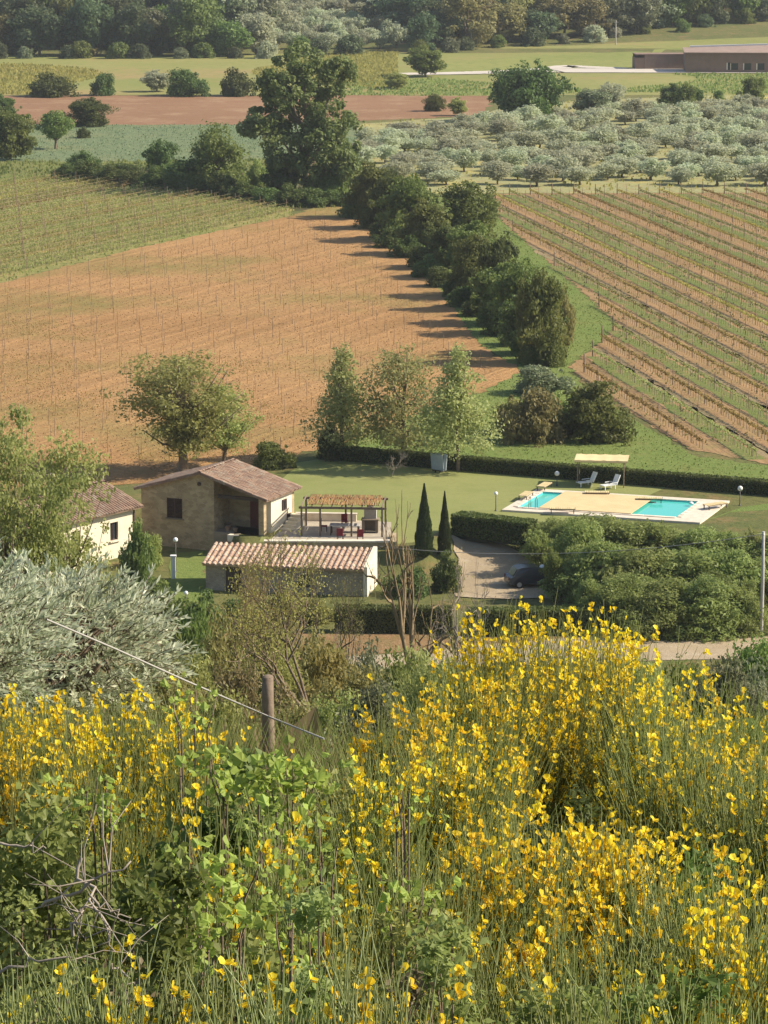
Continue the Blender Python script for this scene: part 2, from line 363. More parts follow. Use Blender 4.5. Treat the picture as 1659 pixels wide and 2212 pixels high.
def sheet(name, px, off, mat, label, amp=.2, step=.9, seed=1, worldpts=None, drape=False, dl=1.2):
    pts = worldpts if worldpts is not None else [gp(*p)[:2] for p in px]
    pts = jitter_poly(pts, amp, step, seed) if amp else [np.array(p[:2]) for p in pts]
    bm = bmesh.new(); vs = [bm.verts.new((p[0], p[1], 0)) for p in pts]; f = bm.faces.new(vs)
    if f.normal.z < 0 or f.calc_area() and (f.normal_update() or f.normal.z < 0): bmesh.ops.reverse_faces(bm, faces=[f])
    bmesh.ops.triangulate(bm, faces=bm.faces[:])
    if drape:
        for _ in range(6):
            es = [e for e in bm.edges if e.calc_length() > dl]
            if not es: break
            bmesh.ops.subdivide_edges(bm, edges=es, cuts=1)
            bmesh.ops.triangulate(bm, faces=bm.faces[:])
    for v in bm.verts: v.co.z = gzf(v.co.x, v.co.y) + (off if drape else off * .28)
    me = bpy.data.meshes.new(name); bm.to_mesh(me); bm.free()
    solo(name, me, mat, label, kind='structure'); return pts
def in_poly(P, poly):
    P = np.asarray(P); poly = np.asarray(poly); x, y = P[:, 0], P[:, 1]; r = np.zeros(len(P), bool); j = len(poly) - 1
    for i in range(len(poly)):
        xi, yi = poly[i]; xj, yj = poly[j]
        c = ((yi > y) != (yj > y)) & (x < (xj - xi) * (y - yi) / (yj - yi + 1e-12) + xi); r ^= c; j = i
    return r
def wp(px): return [np.array(gp(*p)[:2]) for p in px]
S = {}
S['meadow'] = sheet('far_meadow', [(-500, 206), (-500, 118), (560, 117), (860, 108), (1000, 104), (1250, 98), (1400, 90), (1700, 78), (2300, 70), (2300, 206)], .02, M['meadow'], 'straw green meadow in front of the far wood', .8, 8, drape=True, dl=14)
S['greenr'] = sheet('green_field', [(740, 207), (760, 180), (1000, 168), (1480, 160), (2300, 158), (2300, 205), (1650, 205), (1380, 200), (1040, 208)], .04, M['green_field'], 'green field below the white farm road', .8, 6)
S['greenr2'] = sheet('hay_field', [(900, 140), (1250, 112), (1700, 95), (2300, 90), (2300, 148), (1480, 150), (900, 156)], .06, M['green_field'], 'pale green field between the road and the wood', 1.2, 6, drape=True, dl=14)
def ribbon(name, px, width, z, mat, label):
    P = np.array([np.array(gp(*p)[:2]) for p in px]); k = np.linspace(0, len(P) - 1, 60); C = np.stack([np.interp(k, np.arange(len(P)), P[:, i]) for i in (0, 1)], 1)
    d = np.gradient(C, axis=0); d /= np.linalg.norm(d, axis=1)[:, None]; nn = np.stack([-d[:, 1], d[:, 0]], 1); rr = np.random.default_rng(4).normal(size=(60, 1)) * .25
    w = np.interp(k, np.arange(len(P)), width)[:, None] / 2; V = np.zeros((120, 3)); V[:60, :2] = C + nn * (w + rr); V[60:, :2] = C - nn * (w - rr); V[:, 2] = gz(V[:, 0], V[:, 1]) + z
    i = np.arange(59); b = MB(); b.add(V, np.stack([i, i + 60, i + 61, i + 1], -1)); solo(name, b.build(name), mat, label, kind='structure')
ribbon('farm_road', [(868, 161), (1000, 159), (1100, 156), (1200, 153), (1480, 154), (1700, 156)], [7, 9, 10, 16, 14, 12], .16, M['white_road'], 'white farm road leading to the long brown building')
ribbon('farm_track', [(1190, 150), (1225, 144), (1290, 147), (1350, 149)], [6, 7, 6, 5], .18, M['white_road'], 'pale track branching off the white farm road')
S['red'] = sheet('red_field', [(-400, 268), (-400, 208), (30, 207), (560, 205), (1060, 207), (1060, 222), (1040, 250), (760, 262), (500, 270)], .06, M['redsoil'], 'bare reddish ploughed field', .6, 4)
S['crop'] = sheet('crop_field', [(-400, 345), (-400, 268), (500, 270), (770, 262), (780, 330), (560, 345), (200, 350)], .08, M['crop'], 'bluish green crop field behind the hedge row', .6, 4)
S['grove'] = sheet('grove_ground', [(755, 420), (770, 268), (1040, 250), (1100, 225), (1660, 200), (2400, 205), (2400, 420), (1660, 416), (1060, 418)], .03, M['grove_ground'], 'grassy ground of the olive grove with yellow flowers', .6, 4)
S['rough'] = sheet('field_margin', [(-400, 412), (-400, 345), (200, 350), (560, 345), (780, 330), (790, 445), (640, 452), (420, 432), (130, 385), (0, 400)], .045, M['grass2'], 'rough grass margin along the hedge row', .6, 3)
S['bank'] = sheet('bank_foot', [(120, 376), (330, 362), (560, 372), (760, 400), (770, 445), (640, 456), (420, 428), (200, 392)], .065, M['bank'], 'dark bare earth of the shaded field bank', .5, 2)  # flat dark sheet: the bank's shadow is painted into its colour
S['vgrass'] = sheet('vineyard_ground', [(-300, 690), (-300, 385), (0, 392), (130, 380), (420, 420), (635, 452), (632, 466), (300, 535), (0, 612)], .09, M['vine_grass'], 'grassy vineyard ground beside the orange field', .25, 1)
S['orange'] = sheet('orange_field', [(-300, 685), (0, 612), (300, 535), (632, 466), (700, 440), (790, 440), (880, 520), (960, 640), (1040, 745), (1130, 800), (1040, 850), (760, 952), (640, 985), (560, 1003), (300, 1045), (-300, 1080)], .075, M['orange'], 'bare orange soil field with rows of stakes', .25, .9)
S['strip'] = sheet('grass_margin', [(760, 440), (830, 430), (1060, 420), (1075, 470), (1180, 560), (1330, 700), (1290, 745), (1230, 790), (1260, 840), (1390, 920), (1500, 985), (1680, 1010), (1900, 1025), (1900, 1062), (1659, 1052), (740, 985), (700, 975), (1040, 850), (1130, 800), (1040, 745), (960, 640), (880, 520)], .095, M['grass'], 'green grass margin around the hedgerow trees', .25, .9)
S['vine'] = sheet('vineyard_soil', [(1062, 419), (1660, 416), (2400, 415), (2400, 1040), (1680, 1006), (1490, 972), (1370, 895), (1250, 815), (1235, 790), (1290, 745), (1335, 700), (1180, 560), (1085, 480)], .11, M['vsoil'], 'orange soil of the sloping vineyard', .22, .8)
S['lawn'] = sheet('lawn', [(560, 1170), (600, 1050), (640, 1000), (735, 985), (1659, 1060), (2100, 1095), (2100, 1170), (1560, 1150), (1300, 1145), (985, 1105), (960, 1175), (840, 1180)], .025, M['lawn'], 'mown lawn around the swimming pool', .2, 2, drape=False)
sheet('grass_slope', [(1380, 1150), (1500, 1128), (1600, 1096), (1680, 1085), (2100, 1110), (2100, 1200), (1500, 1170)], .032, M['grass'], 'bright green grass at the lawn corner by the pool', .3, 2)

# vineyard strips: alternate grassy and dry bands between the rows (world-space bands)
VPOLY = wp([(1066, 421), (1660, 418), (2400, 417), (2400, 1036), (1680, 1003), (1490, 968), (1372, 892), (1252, 815), (1292, 748), (1338, 700), (1183, 563), (1088, 482)])
O0 = np.array(gp(1259, 803)[:2]); VN = np.array([-VD[1], VD[0]])   # VN points to +x
def clip_row(origin, dirv, poly, step=.5, L=400):
    t = np.arange(-L, L, step); P = origin + t[:, None] * dirv; k = in_poly(P, poly)
    if not k.any(): return None
    i = np.flatnonzero(k); runs = np.split(i, np.flatnonzero(np.diff(i) > 1) + 1); run = max(runs, key=len)
    if len(run) < 8: return None
    return t[run[0]], t[run[-1]]
def band(name, off_, half, z, mat, label, seed):
    o = O0 + VN * off_; c = clip_row(o, VD, VPOLY)
    if c is None: return
    a, b = c; rg = np.random.default_rng(seed); n = int((b - a) / 2) + 2; t = np.linspace(a, b, n)
    l = o + t[:, None] * VD - VN * (half + rg.normal(size=n)[:, None] * .18); r = o + t[:, None] * VD + VN * (half + rg.normal(size=n)[:, None] * .18)
    V = np.zeros((2 * n, 3)); V[:n, :2] = l; V[n:, :2] = r; V[:, 2] = z * .28
    i = np.arange(n - 1); bb = MB(); bb.add(V, np.stack([i, i + 1, i + n + 1, i + n], -1)[:, ::1])
    me = bb.build(name); solo(name, me, mat, label, kind='structure', group='grass and soil bands between the vine rows')
SP = 3.2
for k in range(-1, 33):
    if k % 2: band('grass_band', k * SP, .85, .125, M['vstrip'], 'green grassy band between vine rows', 100 + k)
    band('dry_band', k * SP + (1.35 if k % 2 else -1.3), .35 if k % 2 else .3, .135, M['vdry'], 'brown dry band along a vine row', 200 + k)

# lower yard, road
sheet('yard_gravel', [(975, 1150), (1060, 1165), (1130, 1200), (1260, 1230), (1260, 1296), (1040, 1294), (985, 1290), (990, 1220)], .07, M['gravel'], 'gravel parking yard below the lawn hedge', .12, 1, drape=True)
sheet('gravel_road', [(600, 1432), (760, 1418), (1000, 1398), (1330, 1372), (1659, 1376), (2300, 1380), (2300, 1425), (1659, 1420), (1400, 1428), (1000, 1440), (700, 1455)], .03, M['gravel'], 'pale gravel road in front of the hedge', .25, 2, drape=True)
sheet('dirt_strip', [(-200, 1380), (300, 1372), (560, 1368), (980, 1366), (1340, 1362), (1330, 1374), (1000, 1398), (760, 1418), (560, 1436), (-200, 1436)], .02, M['dirt'], 'bare brown earth strip beside the gravel road', .3, 2, drape=True)
sheet('lower_lawn', [(360, 1300), (372, 1195), (450, 1190), (455, 1300)], .025, M['grass'], 'bright green lawn below the stone house', .2, 1.5, drape=True)
TERR = [gp(572, 1178), gp(845, 1178), gp(845, 1128), gp(640, 1118), gp(600, 1150)]
sheet('terrace_paving', None, .045, M['paving'], 'pale stone paving of the dining terrace', 0, 2, worldpts=[p[:2] for p in TERR])

# ------------------------------------------------------------------ foliage generators
def tree_mesh(seed, h, r, base=.25, ncl=40, lpc=90, ls=.4, shape='round', tr=.2, rcf=.3, limbs=10, lean=.0, up=.3, lumpy=.35, aspect=1.6, spray=.2):
    rg = np.random.default_rng(seed); zb = base * h; ch = h - zb
    D = rnd_dirs(rg, ncl); fr = rg.uniform(.25, 1, ncl) ** .45
    if shape == 'cone':
        t = rg.uniform(0, 1, ncl) ** .8; rad = r * np.clip(1 - t, .05, 1) ** .75 * np.clip(t * 6 + .45, 0, 1)
        a = rg.uniform(0, 2 * math.pi, ncl); q = rg.uniform(.3, 1, ncl) ** .5 * rad
        C = np.stack([np.cos(a) * q, np.sin(a) * q, zb + t * ch * .95 + .02 * h], 1); rc = np.clip(rad * .55, r * .18, r * rcf * 1.3)
    elif shape == 'column':
        t = rg.uniform(0, 1, ncl); rad = r * np.sin(np.clip(t * .85 + .12, 0, 1) * math.pi) ** .6
        a = rg.uniform(0, 2 * math.pi, ncl); q = rg.uniform(.3, 1, ncl) ** .5 * rad
        C = np.stack([np.cos(a) * q, np.sin(a) * q, zb + t * ch * .97], 1); rc = np.clip(rad * .5, r * .2, r * rcf * 1.2)
    elif shape == 'bush':
        D[:, 2] = np.abs(D[:, 2]) * 1.1 - .08
        C = D * fr[:, None] * np.array([r, r, ch]) * .88; C[:, 2] += zb + .06 * h; rc = np.full(ncl, r * rcf)
    else:
        C = D * fr[:, None] * np.array([r, r, ch * .5]) * .85; C[:, 2] += zb + ch * .5
        if shape == 'vase': C[:, :2] *= (.45 + .75 * ((C[:, 2:3] - zb) / ch))
        rc = np.full(ncl, r * rcf)
    lob = rg.uniform(1 - lumpy, 1 + lumpy * .5, ncl); C[:, :2] *= lob[:, None]; rc = rc * rg.uniform(.5, 1.4, ncl)
    C[:, 0] += lean * (C[:, 2] / h) ** 2
    sp = rg.uniform(size=ncl) < spray; mid = np.array([0, 0, zb + ch * .42]); C[sp] = mid + (C[sp] - mid) * rg.uniform(1.08, 1.32, sp.sum())[:, None]; rc[sp] *= .5
    C[:, 2] = np.clip(C[:, 2], .05 * h, h * 1.02)
    idx = np.repeat(np.arange(ncl), np.maximum(4, (lpc * (rc / rc.mean()) ** 2).astype(int)))
    n = len(idx); d = rnd_dirs(rg, n); rr = rg.uniform(.45, 1.05, n) ** .6
    str_ = rnd_dirs(rg, ncl) * np.array([1, 1, .7]); Pp = C[idx] + d * (rc[idx] * rr)[:, None] * np.array([1, 1, .78]) + str_[idx] * (rc[idx] * rg.uniform(-.7, .7, n))[:, None]; Pp[:, 2] = np.maximum(Pp[:, 2], .03)
    nr = d * .8 + rnd_dirs(rg, n) * .9 + np.array([0, 0, up]); ax = np.cross(nr, rnd_dirs(rg, n)); ax[:, 2] -= .15
    L = ls * rg.uniform(.5, 1.5, n) * rg.uniform(.75, 1.25, ncl)[idx]
    tint = np.clip(rg.uniform(0, 1, ncl)[idx] * .65 + rg.uniform(0, .5, n) - .05, 0, 1)
    cb = MB(); cb.leaves(Pp, ax, nr, L, L / aspect, tint)
    tb = MB(); n_t = 7; zt = np.linspace(-.15, zb + ch * (.55 if shape != 'cone' else .85), n_t)
    wob = np.cumsum(rg.normal(size=(n_t, 2)) * h * .008, 0); wob[0] = 0
    tp = np.stack([wob[:, 0] + lean * (zt / h) ** 2, wob[:, 1], zt], 1)
    tb.tube(tp, tr * np.linspace(1.15, .3, n_t), 7)
    for i in rg.choice(ncl, min(limbs, ncl), replace=False):
        s0 = tp[rg.integers(2, n_t - 1)]; e = C[i]; mid = (s0 + e) / 2 + np.array([0, 0, -.04 * h])
        tb.tube([s0, mid, e], [tr * .45, tr * .28, tr * .1], 5)
    return tb.build('trunk'), cb.build('crown')
def plant(name, label, cat, loc, trunk, crown, lm, tm=None, rz=0, scale=1, group=None):
    o = thing(name, label, cat, loc, rz, group, scale)
    for me, m in ((trunk, tm or M['trunk']), (crown, lm)):
        nm = 'trunk' if me is trunk else 'crown'
        ob = link(bpy.data.objects.new(nm, me)); ob.parent = o
        if not me.materials: me.materials.append(m)
        if me.materials[0] != m: ob.material_slots[0].link = 'OBJECT'; ob.material_slots[0].material = m
    return o
def tree_px(name, label, cat, px, py_base, py_top, w_px, mesh, lm, rz=None, group=None, tm=None, y=None):
    """A tree standing on the terrain seen at (px, py_base), as tall and wide as the photograph shows."""
    b = gp(px, py_base) if y is None else Vector((at(px, py_base, y).x, y, gzf(at(px, py_base, y).x, y)))
    h = at(px, py_top, b.y).z - b.z; w = w_px * mpp(b.y)
    t, c, mh, mr = mesh
    return plant(name, label, cat, b, t, c, lm, tm, (px * 1.7) % 6.28 if rz is None else rz, (w / 2 / mr, w / 2 / mr, h / mh), group)
def proto(seed, h, r, **k):
    t, c = tree_mesh(seed, h, r, **k); return (t, c, h, r)
FAR = [proto(11, 14, 6, base=.05, ncl=70, lpc=80, ls=.85, tr=.3, rcf=.27), proto(12, 15, 5.5, base=.03, ncl=76, lpc=74, ls=.8, tr=.3, rcf=.26, shape='column'),
       proto(13, 12, 6, base=.02, ncl=74, lpc=74, ls=.8, tr=.3, rcf=.26), proto(14, 13, 5, base=.06, ncl=64, lpc=80, ls=.75, tr=.25, lumpy=.5), proto(15, 6, 4, base=.0, ncl=50, lpc=70, ls=.6, shape='bush', tr=.15)]
MIDT = [proto(21, 9, 4, base=.02, ncl=100, lpc=105, ls=.42, tr=.2, rcf=.25, lumpy=.6, spray=.35), proto(22, 9, 4, base=.0, ncl=110, lpc=100, ls=.42, tr=.2, rcf=.25, shape='column', lumpy=.6, spray=.35), proto(23, 8, 4.5, base=.02, ncl=100, lpc=110, ls=.42, tr=.22, rcf=.25, lumpy=.6, spray=.35)]
BUSH = [proto(31, 4, 3.2, base=0, ncl=80, lpc=100, ls=.32, shape='bush', tr=.1, rcf=.24), proto(32, 4, 3, base=0, ncl=74, lpc=100, ls=.3, shape='bush', tr=.1, rcf=.26, lumpy=.5)]
OLIVE = [proto(41, 4.6, 2.7, base=.18, ncl=50, lpc=42, ls=.42, tr=.16, rcf=.3, lumpy=.4, shape='vase', aspect=2.0), proto(42, 4.4, 2.8, base=.16, ncl=54, lpc=42, ls=.42, tr=.16, rcf=.28, lumpy=.5, aspect=2.0), proto(43, 4.8, 2.5, base=.2, ncl=46, lpc=42, ls=.42, tr=.15, rcf=.3, lumpy=.45, aspect=2.0)]

# ------------------------------------------------------------------ far wood beyond the meadow
rg = np.random.default_rng(5)
def zone_mat(px, row):
    c = rg.uniform()
    if px < 60: return M['l_brown'] if c < .7 else M['l_mid']
    if px < 200: return M['l_blue'] if c < .55 else M['l_mid']
    if px < 330: return M['l_blue'] if c < .8 else M['l_mid']
    if px < 560: return M['l_mid'] if c < .45 else (M['l_blue'] if c < .7 else M['l_grey'])
    if px < 860: return M['l_olive']
    if px < 990: return M['l_blue']
    if px < 1270: return M['l_brown'] if c < .62 else (M['l_grey'] if c < .8 else M['l_blue'])
    if px < 1420: return M['l_grey'] if c < .6 else M['l_mid']
    return M['l_mid'] if c < .45 else (M['l_blue'] if c < .75 else M['l_grey'])
WOOD_LABEL = {'dark_foliage': 'dark', 'mid_foliage': 'mid green', 'shady_wood_foliage': 'deep shady green', 'olive_foliage': 'pale olive', 'grey_green_foliage': 'grey green', 'brownish_foliage': 'brownish olive'}
WN = {}
RANK = ['front rank', 'second rank', 'third rank', 'fourth rank', 'fifth rank', 'rearmost rank']
def wood_tree(px, y, hm=1.0, fm=None, k=None, rank=0):
    x = (px - CX) * mpp(y); m = fm or zone_mat(px, 0); k = int(rg.integers(0, 4)) if k is None else k
    nm = WOOD_LABEL.get(m.name, 'green'); WN[rank] = WN.get(rank, 0) + 1
    plant('wood_tree', '%s tree, %s from the left in the %s of the far wood' % (nm, nth(WN[rank]), RANK[rank]), 'tree', (x, y, gzf(x, y)), FAR[k][0], FAR[k][1], m, None, rg.uniform(0, 6.28), (rg.uniform(.9, 1.4) * hm, rg.uniform(.9, 1.4) * hm, rg.uniform(.85, 1.25) * hm), 'trees of the wood beyond the far meadow')
def base_y(px): return float(np.interp(px, [0, 560, 860, 1250, 1400, 1660], [812, 812, 830, 862, 880, 915]))
for px in np.arange(-60, 1740, 44):
    if 560 < px < 870: continue
    wood_tree(px + rg.uniform(-14, 14), base_y(px) + rg.uniform(4, 14), rg.uniform(.7, 1.05))
for row, dy in enumerate((30, 58, 90, 125, 165)):
    for px in np.arange(-70, 1750, 56 - row * 3):
        if 575 < px < 840 and row < 4: continue
        wood_tree(px + rg.uniform(-20, 20), base_y(px) + dy + rg.uniform(-9, 9), rg.uniform(.85, 1.2), rank=row + 1)
ns = 0
for px in np.arange(-40, 1740, 62):       # shrubs along the wood's foot
    if 600 < px < 860 and rg.uniform() < .3: continue
    y = base_y(px) - rg.uniform(1, 5); x = (px + rg.uniform(-20, 20) - CX) * mpp(y)
    m = [M['l_mid'], M['l_grey'], M['l_blue'], M['l_olive']][int(rg.integers(0, 4))]
    ns += 1; plant('wood_shrub', '%s shrub, %s from the left along the foot of the far wood' % (WOOD_LABEL[m.name], nth(ns)), 'shrub', (x, y, gzf(x, y)), FAR[4][0], FAR[4][1], m, None, rg.uniform(0, 6), rg.uniform(.45, .95), 'shrubs along the foot of the far wood')
tree_px('flowering_bush', 'yellow green bush at the foot of the far wood', 'shrub', 178, 122, 98, 85, FAR[4], M['l_yellow'])
for i in range(8):                         # olive trees on the open slope between the woods
    for j in range(9):
        px = 565 + j * 36 + (i % 2) * 18 + rg.uniform(-6, 6); y = 842 + i * 17 + rg.uniform(-3, 3); x = (px - CX) * mpp(y); k = (i + j) % 3
        plant('hill_olive_tree', 'pale olive tree on the open far slope, %s from the left in its %s row' % (nth(j + 1), nth(i + 1)), 'tree', (x, y, gzf(x, y)), OLIVE[k][0], OLIVE[k][1], M['l_olive'], None, rg.uniform(0, 6), rg.uniform(.9, 1.35), 'olive trees on the open slope inside the far wood')

# far poles
def pole(px, pyb, pyt, label, name='utility_pole', lamp=False):
    b = gp(px, pyb); h = at(px, pyt, b.y).z - b.z; t = thing(name, label, 'pole', b)
    q = MB(); q.tube([(0, 0, -.2), (0, 0, h)], [.16, .11], 8); part('shaft', q.build('shaft'), t, M['concrete'])
    q = MB(); q.box((0, 0, h - .5), (1.4 if not lamp else .9, .14, .14)); part('crossarm', q.build('crossarm'), t, M['concrete'])
    if lamp:
        q = MB(); q.box((.8, 0, h - .35), (.9, .4, .25)); part('lamp_head', q.build('lamp_head'), t, M['white'])
pole(477, 118, 82, 'thin pole with a pale lamp head in front of the far wood', 'street_lamp', True)
pole(1018, 104, 62, 'thin pale utility pole behind the lone field tree')
pole(1330, 97, 44, 'tall thin utility pole left of the brown farm building')

# ------------------------------------------------------------------ farm building far right
def farm():
    b0 = gp(1480, 157); sc = mpp(b0.y); t = thing('farm_building', 'long low brown farm building beside the white road', 'building', (b0.x, b0.y, 0), R(-3))
    W, D_, H = 34, 11, 4.6
    nb = [(10.2, 1.4, .9, 2.1)] + [(11.5 + i * 3.1, 1.4, 1.9, 1.7) for i in range(7)]
    q = MB(); xs = [0.0]
    for (x, z, w, h) in nb: xs += [x - w / 2, x + w / 2]
    xs.append(W)
    for i in range(0, len(xs) - 1, 2): q.box(((xs[i] + xs[i + 1]) / 2, .15, H / 2), (xs[i + 1] - xs[i], .3, H))
    for (x, z, w, h) in nb:
        q.box((x, .15, (z + h + H) / 2 - h * .25), (w, .3, H - (z + h * .5) - 0)); q.box((x, .15, .35), (w, .3, .7))
    q.box((.15, D_ / 2 + .15, H / 2), (.3, D_ - .3, H)); q.box((W - .15, D_ / 2 + .15, H / 2), (.3, D_ - .3, H)); q.box((W / 2, D_, H / 2), (W - .6, .3, H))
    part('wall', q.build('wall'), t, M['brick_far'])
    for (x, z, w, h) in nb:
        q = MB(); q.box((x, .22, 1.5), (w, .06, 1.7)); part('window', q.build('window'), t, M['glass'])
        q = MB(); q.box((x - w / 2 + .12, .12, 1.5), (.24, .2, 1.7)); part('window_post', q.build('window_post'), t, M['plaster'])
    q = MB(); q.add([(-.3, -.4, H), (W + .3, -.4, H), (W + .3, D_ + .4, H + 1.6), (-.3, D_ + .4, H + .5), (-.3, -.4, H + .18), (W + .3, -.4, H + .18), (W + .3, D_ + .4, H + 1.8), (-.3, D_ + .4, H + .7)],
                    [[0, 3, 2, 1], [4, 5, 6, 7], [0, 1, 5, 4], [1, 2, 6, 5], [2, 3, 7, 6], [3, 0, 4, 7]])
    part('roof', q.build('roof'), t, plain('dusty_pink_roof', (.30, .215, .175), (.25, .18, .145), .5, .9, .1))
    q = MB(); q.bar((1.5, D_ + .45, H + .95), (20, D_ + .45, H + 1.5), .7, .35); part('roof_edge', q.build('roof_edge'), t, M['white'])
    b1 = gp(1392, 150); t2 = thing('farm_annex', 'low brown walled annex left of the farm building', 'building', (b1.x, b1.y, 0), R(3))
    q = MB(); w = 12.5; q.box((w / 2, 0, 1.7), (w, .35, 3.4)); q.box((-2, 3, 1.4), (.35, 6, 2.8)); q.box((-1, .2, 1.4), (2, .3, 2.8)); q.box((w / 2 - 1, 6.2, 1.8), (w + 2, .3, 3.6))
    part('wall', q.build('wall'), t2, M['brick_far'])
    q = MB(); q.box((w / 2 - 1, 3.2, 3.55), (w + 2.2, 6.6, .2)); part('roof', q.build('roof'), t2, M['brick_far'])
farm()

# ------------------------------------------------------------------ single trees and shrubs in the middle distance
def T(*a, **k): return tree_px(*a, **k)
T('field_shrub', 'wide dark bush first of the row along the red field', 'shrub', 112, 208, 158, 108, BUSH[0], M['l_dark'])
T('field_shrub', 'small dark bush with open top by the red field', 'shrub', 222, 206, 155, 56, BUSH[1], M['l_dark'])
T('field_shrub', 'round pale grey bush by the red field', 'shrub', 340, 198, 148, 64, MIDT[0], M['l_olive'])
T('field_shrub', 'dark green bush leaning on the pale grey bush', 'shrub', 405, 207, 146, 96, BUSH[1], M['l_dark'])
T('field_shrub', 'dark rounded bush left of the tall tree', 'shrub', 511, 207, 148, 76, BUSH[0], M['l_dark'])
T('field_tree', 'lone small tree beside the end of the white road', 'tree', 920, 166, 94, 84, MIDT[0], M['l_mid'])
T('field_tree', 'little pale tree in the green field below the white road', 'tree', 858, 193, 152, 52, MIDT[0], M['l_locust'])
T('round_tree', 'very large dark round tree at the olive grove edge', 'tree', 1140, 262, 136, 172, proto(51, 16, 10.5, base=.0, ncl=170, lpc=120, ls=.75, tr=.5, rcf=.2, lumpy=.3), M['l_dark'])
T('field_tree', 'small dark slim tree on the red field edge', 'tree', 940, 240, 203, 40, MIDT[1], M['l_mid'])
T('field_tree', 'small sparse tree right of the slim tree on red soil', 'tree', 990, 250, 208, 42, MIDT[0], M['l_locust'])
T('grove_bush', 'broad grey green bush right of the large round tree', 'shrub', 1278, 256, 192, 96, MIDT[2], M['l_grey'])
T('grove_bush', 'tall pale bush behind the broad grey green bush', 'shrub', 1320, 245, 180, 70, MIDT[1], M['l_olive'])
T('field_tree', 'dark crooked tree above the grove near the farm', 'tree', 1450, 240, 176, 62, MIDT[0], M['l_dark'])
T('field_tree', 'mid green tree touching the dark crooked tree', 'tree', 1482, 248, 182, 48, MIDT[1], M['l_mid'])
T('field_tree', 'tiny dark tree at the edge of the red soil near the farm', 'tree', 1508, 222, 188, 28, MIDT[0], M['l_dark'])
T('field_tree', 'dense rounded tree in front of the farm building', 'tree', 1626, 226, 164, 60, MIDT[2], M['l_mid'])
T('field_tree', 'thin little tree between the tiny tree and the farm', 'tree', 1552, 215, 195, 22, MIDT[1], M['l_mid'])
# trees at the left edge
T('field_tree', 'bright green leafy tree cut by the picture edge', 'tree', 22, 345, 236, 112, MIDT[2], M['l_mid'])
T('field_tree', 'small dark treetop behind the bright green leafy tree', 'tree', 8, 262, 200, 60, MIDT[0], M['l_dark'])
T('field_tree', 'small umbrella shaped tree in the blue green crop', 'tree', 120, 322, 240, 78, proto(52, 8, 4, base=.3, ncl=70, lpc=110, ls=.4, tr=.3, rcf=.28), M['l_mid'])
T('field_tree', 'dark upright tree on the red field corner', 'tree', 188, 272, 212, 84, MIDT[1], M['l_dark'])
T('field_shrub', 'tiny dark bush beside the umbrella shaped tree', 'shrub', 180, 298, 274, 34, BUSH[0], M['l_dark'])
# hedge row on the bank behind the vineyard
HR = 'hedge row on the bank behind the vineyard'
T('bank_bush', 'small dark bush at the left end of the bank', 'shrub', 180, 372, 326, 84, BUSH[0], M['l_dark'])
T('bank_bush', 'low scrub joining the bank bushes', 'shrub', 262, 378, 350, 120, BUSH[1], M['l_dark'])
T('bank_bush', 'tall dark bush left of the big rounded bush', 'shrub', 352, 388, 304, 70, MIDT[1], M['l_dark'])
T('bank_bush', 'big rounded bush with sunlit green top on the bank', 'shrub', 470, 402, 274, 176, proto(53, 8, 6, base=.0, ncl=90, lpc=90, ls=.42, shape='bush', tr=.2, rcf=.2), M['l_mid'])
T('bank_bush', 'dark scrub under the big rounded bush', 'shrub', 410, 402, 340, 130, BUSH[1], M['l_dark'])
T('bank_bush', 'pale green shrub between rounded bush and tall tree', 'shrub', 560, 402, 345, 60, BUSH[0], M['l_fresh'])
T('bank_bush', 'dark shrub at the foot of the tall tree', 'shrub', 615, 418, 330, 92, MIDT[2], M['l_dark'])
T('bank_bush', 'green low shrub right of the tall trunk', 'shrub', 712, 420, 356, 100, BUSH[0], M['l_mid'])
for i in range(13):  # scrub added so that shade falls along the field bank
    px = 150 + i * 48; py = float(np.interp(px, [130, 420, 640, 770], [384, 414, 446, 442])); T('bank_scrub', 'low dark scrub on the foot of the field bank, %s from the left' % nth(i + 1), 'shrub', px, py, py - 34 - (i * 5 % 3) * 7, 84, BUSH[i % 2], M['l_dark'], group='dark scrub on the foot of the field bank')
